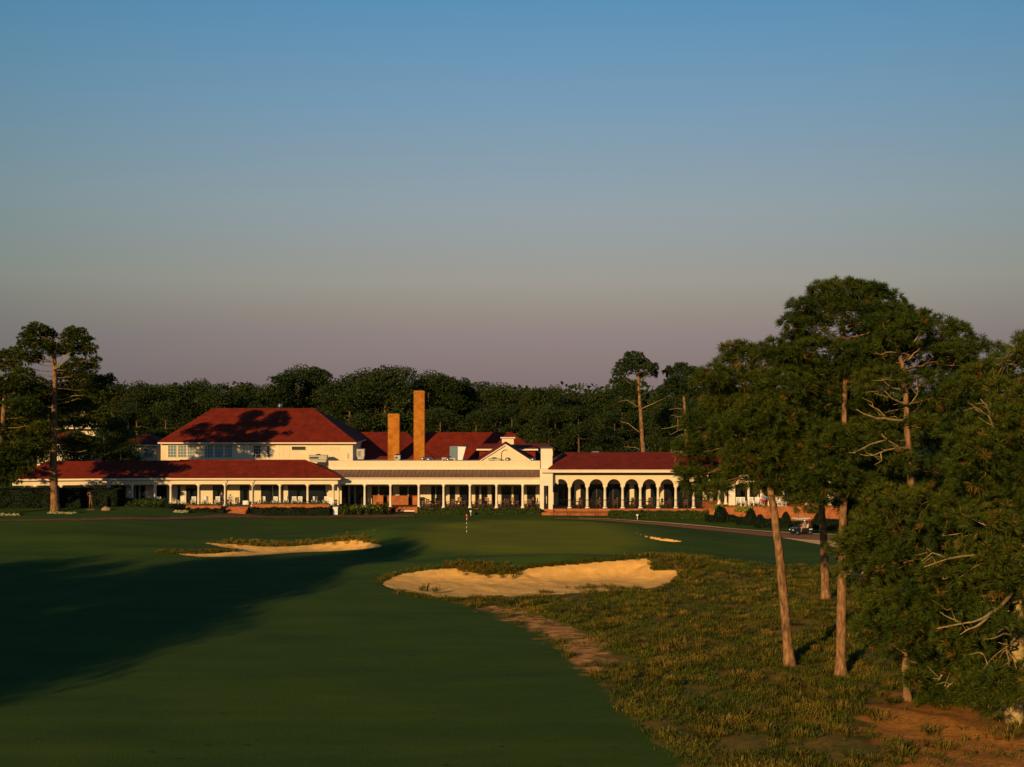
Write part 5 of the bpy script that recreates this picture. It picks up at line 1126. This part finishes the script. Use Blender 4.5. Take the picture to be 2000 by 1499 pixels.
c1 = chair('porch_chair', 'small open backed chair in the doorway above the brick steps', 'chair', 'chairs above the steps', 'vinyl', .95); c1.location = (PX(451.5, DP+2), DP+2.2, zf); c1.rotation_euler = (0, 0, .2)
mb = MB(); wbox(mb, 642, 649.5, 971.5, 988, DP+.6, DP+1.0); solo(mb, 'menu_stand', M['white'], (PX(646, DP+.6), DP+.8, zf), 'white panel stand at the right end of the porch', 'stand')
mb = MB(); wbox(mb, 474, 485, 978.5, 988.5, DP+2.2, DP+2.8); solo(mb, 'side_cabinet', M['white'], (PX(479, DP+2.2), DP+2.5, zf), 'low white cabinet right of the doorway chair', 'cabinet')
def table(name, label, cat, group, m, r_=.5, h=.74):
    t = empty(name, (0, 0, 0), label, cat, group)
    a = MB(); a.lathe([(r_, h-.04), (r_, h)], n=20); a.build('tabletop', M[m], t)
    a = MB(); a.lathe([(.3, 0), (.28, .03), (.05, .06), (.045, h-.1), (.16, h-.04)], n=12); a.build('pedestal', M['iron'], t); return t
tb0 = table('dining_table', 'x', 'table', 'dark dining tables', 'wood'); d0_ = chair('dining_chair', 'x', 'chair', 'dark dining chairs', 'wood', .85); d1_ = chair('dining_chair', 'x', 'chair', 'dining chairs coloured as sunlit', 'litwood', .85)
protos = [tb0, d0_, d1_]; firstuse = {}
def place(o, loc, rz, lab):
    if o.name not in firstuse: firstuse[o.name] = 1; o.location = loc; o.rotation_euler = (0, 0, rz); o['label'] = lab; return o
    return dup(o, loc, rz, None, lab)
ORD = ['first', 'second', 'third', 'fourth', 'fifth', 'sixth', 'seventh', 'eighth', 'ninth']
bays = [(842, 'fourth'), (892, 'fifth'), (944, 'sixth'), (995, 'seventh'), (1040, 'last')]
for px, nm in bays:
    x = PX(px, DC+1.9); y = DC+1.9
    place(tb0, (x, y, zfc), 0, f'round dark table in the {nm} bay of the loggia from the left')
    place(d1_, (x-.95, y-.1, zfc), -1.45+rnd.uniform(-.2, .2), f'sunlit-toned wooden chair left of the table in the {nm} loggia bay')
    place(d1_, (x+.3, y+1.0, zfc), rnd.uniform(-.3, .3), f'sunlit-toned wooden chair behind the table in the {nm} loggia bay')
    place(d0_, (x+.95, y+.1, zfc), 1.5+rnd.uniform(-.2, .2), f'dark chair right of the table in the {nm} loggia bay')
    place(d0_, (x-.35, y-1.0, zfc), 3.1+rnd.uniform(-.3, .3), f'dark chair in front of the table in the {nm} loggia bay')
for i in range(8):
    x = (cx[i]+cx[i+1])/2 + (.2 if i else .5); y = DA+1.7
    if i == 0: continue
    place(tb0, (x, y, zfa), 0, f'round dark table behind the {ORD[i]} arch from the left')
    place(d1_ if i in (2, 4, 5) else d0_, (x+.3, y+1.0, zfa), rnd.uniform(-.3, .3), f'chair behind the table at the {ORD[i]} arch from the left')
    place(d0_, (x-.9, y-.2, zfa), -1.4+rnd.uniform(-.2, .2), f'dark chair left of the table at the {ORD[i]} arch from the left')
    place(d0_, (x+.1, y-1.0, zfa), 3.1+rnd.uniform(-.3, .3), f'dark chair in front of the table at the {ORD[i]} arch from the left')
ch2 = [(1443, 'under the pavilion arch'), (1452, 'beside the pavilion arch column'), (1468, 'right of the arch column on the terrace'), (1478, 'left of the closed umbrella on the terrace'), (1521, 'right of the leaning pine trunk'), (1530, 'farthest right on the terrace')]
for px, l in ch2: dup(c0, (PX(px, DV-1.6), DV-1.4, zfv), rnd.uniform(-.5, .5), None, f'white terrace chair {l}', 'white chairs on the terrace')
def umbrella(px, pt, d, open_, label):
    x = PX(px, d); zt_ = PZ(pt, d); t = root('patio_umbrella', (x, d, zfv), label, 'umbrella', 'cream umbrellas on the terrace')
    a = MB(); a.tube([(x, d, zfv), (x, d, zt_)], .025, 6); a.build('pole', M['iron'], t)
    a = MB()
    if open_: a.lathe([(.62, -.42), (.6, -.38), (.42, -.14), (.2, -.03), (.02, .0)], (x, d, zt_), 12)
    else: a.lathe([(.16, -1.05), (.17, -.95), (.13, -.5), (.05, -.08), (.01, 0)], (x, d, zt_), 10)
    a.build('canopy', M['canvas'], t)
umbrella(1479.5, 967.5, DV+.6, False, 'slim folded cream umbrella left of a pavilion column')
umbrella(1496, 969.5, DV-.6, True, 'small open cream umbrella by the leaning pine trunk')
umbrella(1501.5, 975, DV-1.8, False, 'folded white umbrella touching the leaning pine trunk')

# small white path lights
def path_light(px, pt, pb, d, label):
    x, z0, z1 = PX(px, d), PZ(pb, d), PZ(pt, d); t = root('path_light', (x, d, z0), label, 'path light', 'white path lights')
    a = MB(); a.tube([(x, d, z0), (x, d, z1-.2)], .035, 6); a.build('stake', M['white'], t)
    a = MB(); a.lathe([(.06, -.26), (.13, -.2), (.17, -.06), (.14, 0)], (x, d, z1), 10); a.build('lamp_head', M['white'], t)
path_light(919.5, 997.5, 1010, 152.3, 'small white path light at the loggia hedge behind the flag')
path_light(1245, 1005, 1016, 148.0, 'small white path light before the arcade hedge')

# flagstick on the green
x, d = hit(911.5, 1040, zter); z = gz(x, d); fs = root('flagstick', (x, d, z), 'red flag on a black and white striped stick on the green', 'flagstick')
zt_ = PZ(1004.5, d); h = zt_-z; n = 9
wht = MB(); blk = MB()
for i in range(n): (wht if i % 2 == 0 else blk).tube([(x, d, z+h*i/n), (x, d, z+h*(i+1)/n)], .026 if i < n-1 else .022, 8)
wht.build('stick', M['white'], fs); blk.build('black_stripes', M['black'], fs)
mb = MB(); F = []; nn = 8
for i in range(nn+1):
    t = i/nn; yy = d-.02+.07*math.sin(t*5); dx = t*.26; F += [(x+dx*.9-.12, yy, zt_-.03-t*.16), (x+dx*.9-.12, yy, zt_-.36-t*.18)]
mb.add(F+[(a, b+.012, c) for a, b, c in F], [(2*i, 2*i+1, 2*i+3, 2*i+2) for i in range(nn)]+[(2*i+18, 2*i+20, 2*i+21, 2*i+19) for i in range(nn)]); mb.build('flag', M['red'], fs)

# low pale box glimpsed between the pines
d = 98.0; xx = PX(1675, d); zz = gz(xx, d); bx = root('utility_box', (xx, d, zz), 'low white box glimpsed between the boughs behind the tallest pine', 'utility box')
mb = MB(); mb.box(xx-.48, xx+.45, d, d+.6, zz-.1, zz+.6); mb.build('body', M['white'], bx)
mb = MB(); mb.add([(xx-.52, d-.05, zz+.602), (xx+.49, d-.05, zz+.602), (xx+.49, d+.65, zz+.602), (xx-.52, d+.65, zz+.602), (xx-.4, d+.08, zz+.7), (xx+.37, d+.08, zz+.7), (xx+.37, d+.5, zz+.7), (xx-.4, d+.5, zz+.7)], [(0, 1, 5, 4), (1, 2, 6, 5), (2, 3, 7, 6), (3, 0, 4, 7), (4, 5, 6, 7)]); mb.build('lid', M['white'], bx)

# ------------------------------------------------------------------ people and statue
def figure(name, joints, edges, radii, mat_, parent=None, loc=(0, 0, 0), sub=2):
    me = bpy.data.meshes.new(name); keys = list(joints); idx = {k: i for i, k in enumerate(keys)}
    me.from_pydata([joints[k] for k in keys], [(idx[a], idx[b]) for a, b in edges], []); me.update()
    o = bpy.data.objects.new(name, me); COL.objects.link(o); me.materials.append(mat_)
    if parent: o.parent = parent
    o.location = loc
    s = o.modifiers.new('skin', 'SKIN'); s.use_smooth_shade = True
    for k in keys:
        v = me.skin_vertices[0].data[idx[k]]; r_ = radii[k]; v.radius = r_ if hasattr(r_, '__len__') else (r_, r_)
    me.skin_vertices[0].data[idx[keys[0]]].use_root = True
    ss = o.modifiers.new('subdivision', 'SUBSURF'); ss.levels = sub; ss.render_levels = sub
    return o
EDG = [('pelvis','waist'),('waist','chest'),('chest','neck'),('neck','jaw'),('jaw','head'),('head','crown'),('chest','shl'),('shl','ell'),('ell','wrl'),('wrl','hal'),('chest','shr'),('shr','elr'),('elr','wrr'),('wrr','har'),
       ('pelvis','hil'),('hil','knl'),('knl','anl'),('anl','tol'),('pelvis','hir'),('hir','knr'),('knr','anr'),('anr','tor')]
RAD = dict(pelvis=(.15,.11), waist=(.14,.1), chest=(.17,.12), neck=.055, jaw=(.065,.075), head=(.078,.095), crown=(.055,.06), shl=.065, ell=.045, wrl=.032, hal=.04, shr=.065, elr=.045, wrr=.032, har=.04, hil=.09, knl=.062, anl=.042, tol=.04, hir=.09, knr=.062, anr=.042, tor=.04)
def hand(mb, w_, dirv, side):
    w_ = Vector(w_); dv = Vector(dirv).normalized(); sv = Vector(side).normalized()
    for i, L in enumerate((.075, .085, .08, .062)):
        a = w_+dv*.06+sv*(.03-.02*i); mb.tube([a, a+dv*L*.55, a+dv*L*.9+Vector((0, 0, -.02))], [.009, .008, .006], 5)
    a = w_+dv*.02+sv*.035; mb.tube([a, a+(dv+sv).normalized()*.04, a+(dv*1.4+sv).normalized()*.065], [.011, .009, .007], 5)
def face(parent, head, fwd, skin):
    h = Vector(head); f = Vector(fwd).normalized(); s = f.cross(Vector((0, 0, 1))); mb = MB()
    mb.tube([h+f*.08+Vector((0, 0, .01)), h+f*.115-Vector((0, 0, .035))], [.012, .018], 5)
    for q in (-1, 1): mb.tube([h+s*q*.078, h+s*q*.088+Vector((0, 0, -.03))], [.022, .014], 5)
    mb.build('nose_and_ears', skin, parent)
    e = MB()
    for q in (-1, 1): p = h+s*q*.033+f*.088+Vector((0, 0, .012)); e.tube([p-s*.012, p+s*.012], .009, 5)
    p = h+f*.088-Vector((0, 0, .055)); e.tube([p-s*.025, p+s*.025], .007, 5); e.build('eyes_and_mouth', M['hair'], parent)
def standing(x, y, z, rz, label, shirt, lower):
    t = empty('person', (x, y, z), label, 'person', None, rz)
    J = dict(pelvis=(0,0,.92), waist=(0,0,1.08), chest=(0,.01,1.33), neck=(0,0,1.5), jaw=(0,-.02,1.58), head=(0,-.015,1.66), crown=(0,0,1.74), shl=(.19,.01,1.41), ell=(.26,.0,1.13), wrl=(.24,-.12,.92), hal=(.235,-.15,.86), shr=(-.19,.01,1.41), elr=(-.27,.02,1.13), wrr=(-.2,-.16,1.0), har=(-.17,-.21,.98),
             hil=(.1,0,.84), knl=(.11,-.02,.48), anl=(.11,.03,.08), tol=(.13,-.13,.04), hir=(-.1,0,.84), knr=(-.11,-.02,.48), anr=(-.12,.03,.08), tor=(-.14,-.13,.04))
    b = figure('body', J, EDG, RAD, M['skin'], t)
    m = MB(); hand(m, J['hal'], (0, -.3, -1), (0, -1, 0)); hand(m, J['har'], (.3, -1, -.2), (0, 0, 1)); m.build('fingers', M['skin'], b); face(b, J['head'], (0, -1, 0), M['skin'])
    keys = ['pelvis', 'waist', 'chest', 'shl', 'ell', 'shr', 'elr']; r2 = {k: tuple(q*1.13 for q in (RAD[k] if hasattr(RAD[k], '__len__') else (RAD[k],)*2)) for k in RAD}
    J2 = dict(J); J2['ell'] = tuple(Vector(J['shl']).lerp(Vector(J['ell']), .8)); J2['elr'] = tuple(Vector(J['shr']).lerp(Vector(J['elr']), .8))
    figure('shirt', {k: J2[k] for k in keys}, [e for e in EDG if e[0] in keys and e[1] in keys], r2, M[shirt], t)
    keys = ['pelvis', 'hil', 'knl', 'hir', 'knr']; figure('trousers', {k: J[k] for k in keys}, [e for e in EDG if e[0] in keys and e[1] in keys], r2, M[lower], t)
    hr = MB(); hr.lathe([(.086, .0), (.095, .04), (.085, .085), (.04, .115)], (0, .015, 1.655), 12); hr.build('hair', M['hair'], t, True); return t
standing(PX(432.5, DP+1.8), DP+1.9, zf, .3, 'person in dark blue clothes standing on the porch left of the steps', 'navy', 'navy')
standing(PX(1491, DV-2.2), DV-2.2, zfv, -.3, 'person in blue top and red shorts by the small open umbrella', 'blue', 'red')
# statue of a golfer at the end of his swing
d = 146.0; xx = PX(177.5, d); zz = gz(xx, d)
st = empty('golfer_statue', (xx, d, zz), 'bronze statue of a golfer with raised club before the tall hedge', 'statue', None, .2); st.scale = (1.24,)*3
J = dict(pelvis=(0,0,.92), waist=(.0,.0,1.08), chest=(-.02,.01,1.32), neck=(-.03,0,1.5), jaw=(-.05,-.02,1.57), head=(-.06,-.02,1.65), crown=(-.06,0,1.73), shl=(.16,0,1.42), ell=(.02,-.22,1.55), wrl=(-.2,-.12,1.68), hal=(-.24,-.08,1.72), shr=(-.2,.02,1.43), elr=(-.36,-.06,1.5), wrr=(-.27,-.1,1.7), har=(-.25,-.07,1.75),
         hil=(.1,0,.84), knl=(.12,-.04,.48), anl=(.13,.0,.08), tol=(.18,-.12,.04), hir=(-.1,0,.84), knr=(-.1,-.06,.48), anr=(-.13,.06,.1), tor=(-.12,-.08,.04))
b = figure('body', J, EDG, RAD, M['bronze'], st); m = MB(); hand(m, J['hal'], (-.2, .4, .8), (0, 0, 1)); hand(m, J['har'], (.1, .4, .8), (0, 0, 1)); m.build('fingers', M['bronze'], b); face(b, J['head'], (-.4, -.9, 0), M['bronze'])
mb = MB(); mb.tube([(-.26, -.08, 1.68), (-.1, .1, 1.74), (.2, .3, 1.52), (.42, .4, 1.34)], [.016, .014, .012, .012], 6); mb.box(.38, .52, .36, .44, 1.28, 1.36); mb.build('golf_club', M['bronze'], st)
mb = MB(); mb.lathe([(.12, 0), (.14, .05), (.1, .1), (.03, .12)], (-.06, -.01, 1.66), 12); mb.box(-.16, -.02, -.2, -.1, 1.665, 1.68); mb.build('flat_cap', M['bronze'], st, True)
mb = MB(); mb.box(-.34, .34, -.3, .3, -.12, .02); mb.build('plinth', M['stone'], st)

# ------------------------------------------------------------------ golf cart with its driver (built facing -X)
x, d = hit(1566, 1046, zter); z = gz(x, d)+.06
gc = empty('golf_cart', (x, d+.4, z), 'black golf cart with cream roof driving left on the path', 'golf cart', None, .32)
mb = MB()
mb.prism([(-1.22, .28), (-1.24, .5), (-1.1, .72), (-.62, .84), (-.52, .84), (-.46, .34), (.12, .30), (.14, .62), (.62, .64), (.66, .92), (1.16, .90), (1.2, .36), (1.05, .28), (.1, .24)], -.58, .58)
mb.build('body', M['black'], gc)
mb = MB(); mb.add([(-.78,-.6,1.80),(.86,-.6,1.83),(.86,.6,1.83),(-.78,.6,1.80),(-.70,-.52,1.88),(.78,-.52,1.92),(.78,.52,1.92),(-.70,.52,1.88),(-.78,-.6,1.77),(.86,-.6,1.79),(.86,.6,1.79),(-.78,.6,1.77)],
   [(0,1,5,4),(1,2,6,5),(2,3,7,6),(3,0,4,7),(4,5,6,7),(8,11,10,9),(0,8,9,1),(1,9,10,2),(2,10,11,3),(3,11,8,0)]); mb.build('roof', M['vinyl'], gc)
for y in (-.52, .52):
    mb = MB(); mb.tube([(-.58, y, .82), (-.66, y, 1.8)], .02, 6); mb.build('roof_post', M['iron'], gc)
    mb = MB(); mb.tube([(.70, y, .88), (.74, y, 1.82)], .02, 6); mb.build('roof_post', M['iron'], gc)
mb = MB(); mb.box(.02, .56, -.52, .52, .64, .76); mb.build('seat_cushion', M['gframe'], gc)
mb = MB(); mb.add([(.5,-.52,.78),(.62,-.52,.78),(.72,-.52,1.18),(.62,-.52,1.2),(.5,.52,.78),(.62,.52,.78),(.72,.52,1.18),(.62,.52,1.2)], [(0,3,2,1),(4,5,6,7),(0,4,7,3),(1,2,6,5),(3,7,6,2),(0,1,5,4)]); mb.build('seat_back', M['vinyl'], gc)
wm = MB()
wm.lathe([(.12, -.09), (.22, -.1), (.24, -.06), (.24, .06), (.22, .1), (.12, .09)], n=18); wm.v = [(a, c, b) for a, b, c in wm.v]; wme = wm.mesh('wheel', True)
hb = MB(); hb.lathe([(.05, -.11), (.12, -.098), (.12, .098), (.05, .11)], n=14); hb.v = [(a, c, b) for a, b, c in hb.v]; hbm = hb.mesh('hub')
for px_ in (-.82, .82):
    for y in (-.52, .52):
        q = link_mesh('wheel', wme, M['rubber'], gc, (px_, y, .24)); link_mesh('hub', hbm, M['galv'], q)
for y in (-.34, .34):
    mb = MB(); mb.box(-1.265, -1.22, y-.1, y+.1, .52, .62); mb.build('headlight', M['white'], gc)
mb = MB(); mb.tube([(-.5, -.28, .8), (-.22, -.28, 1.0)], .02, 6); ring = [(-.22+.08*math.cos(a)*.5, -.28+.17*math.sin(a), 1.0+.17*math.cos(a)*.8) for a in np.linspace(0, 2*math.pi, 15)]; mb.tube(ring, .014, 6, False); mb.build('steering_wheel', M['iron'], gc)
mb = MB(); mb.box(.70, 1.12, -.6, -.585, .56, .66); mb.build('side_marking', M['white'], gc)
for y, c, l in ((-.26, 'red', 'red golf bag strapped to the rear of the golf cart'),):
    gb = empty('golf_bag', (x+1.02*math.cos(.32), d+.4+1.02*math.sin(.32)-.2, z+.5), l, 'golf bag', None, .32)
    m = MB(); m.lathe([(.13, 0), (.145, .1), (.14, .75), (.155, .85)], n=12); m.build('bag', M[c], gb)
    m = MB()
    for k in range(6): a = k*1.05; m.tube([(.07*math.cos(a), .07*math.sin(a), .8), (.09*math.cos(a), .09*math.sin(a), 1.08+.03*k)], .012, 5); m.box(.09*math.cos(a)-.03, .09*math.cos(a)+.03, .09*math.sin(a)-.02, .09*math.sin(a)+.02, 1.06+.03*k, 1.11+.03*k)
    m.build('clubs', M['galv'], gb)
cs, sn = math.cos(.32), math.sin(.32)
dr = empty('person', (x-sn*-.27*1, d+.4-cs*.27, z), 'seated cart driver in blue shirt and tan shorts', 'person', None, .32)
J = dict(pelvis=(.34,0,.86), waist=(.36,0,1.0), chest=(.36,0,1.24), neck=(.34,0,1.40), jaw=(.31,0,1.48), head=(.31,0,1.555), crown=(.32,0,1.63), shl=(.35,-.19,1.32), ell=(.18,-.25,1.08), wrl=(-.08,-.16,1.08), hal=(-.15,-.12,1.1), shr=(.35,.19,1.32), elr=(.18,.24,1.08), wrr=(-.06,.1,1.08), har=(-.14,.06,1.1),
         hil=(.24,-.1,.84), knl=(-.12,-.14,.84), anl=(-.2,-.14,.42), tol=(-.36,-.14,.37), hir=(.24,.1,.84), knr=(-.12,.12,.84), anr=(-.2,.12,.42), tor=(-.36,.12,.37))
b = figure('body', J, EDG, RAD, M['skin'], dr); m = MB(); hand(m, J['hal'], (-1, .3, .2), (0, 0, 1)); hand(m, J['har'], (-1, -.3, .2), (0, 0, 1)); m.build('fingers', M['skin'], b); face(b, J['head'], (-1, 0, 0), M['skin'])
r2 = {k: tuple(q*1.14 for q in (RAD[k] if hasattr(RAD[k], '__len__') else (RAD[k],)*2)) for k in RAD}
J2 = dict(J); J2['ell'] = tuple(Vector(J['shl']).lerp(Vector(J['ell']), .8)); J2['elr'] = tuple(Vector(J['shr']).lerp(Vector(J['elr']), .8))
ks = ['pelvis', 'waist', 'chest', 'shl', 'ell', 'shr', 'elr']; figure('shirt', {k: J2[k] for k in ks}, [e for e in EDG if e[0] in ks and e[1] in ks], r2, M['blue'], dr)
ks = ['pelvis', 'hil', 'knl', 'hir', 'knr']; figure('shorts', {k: J[k] for k in ks}, [e for e in EDG if e[0] in ks and e[1] in ks], r2, M['khaki'], dr)
m = MB(); m.lathe([(.09, .02), (.098, .06), (.085, .1), (.03, .125)], (.32, 0, 1.555), 12); m.box(.13, .25, -.06, .06, 1.585, 1.6); m.build('cap', M['white'], dr)
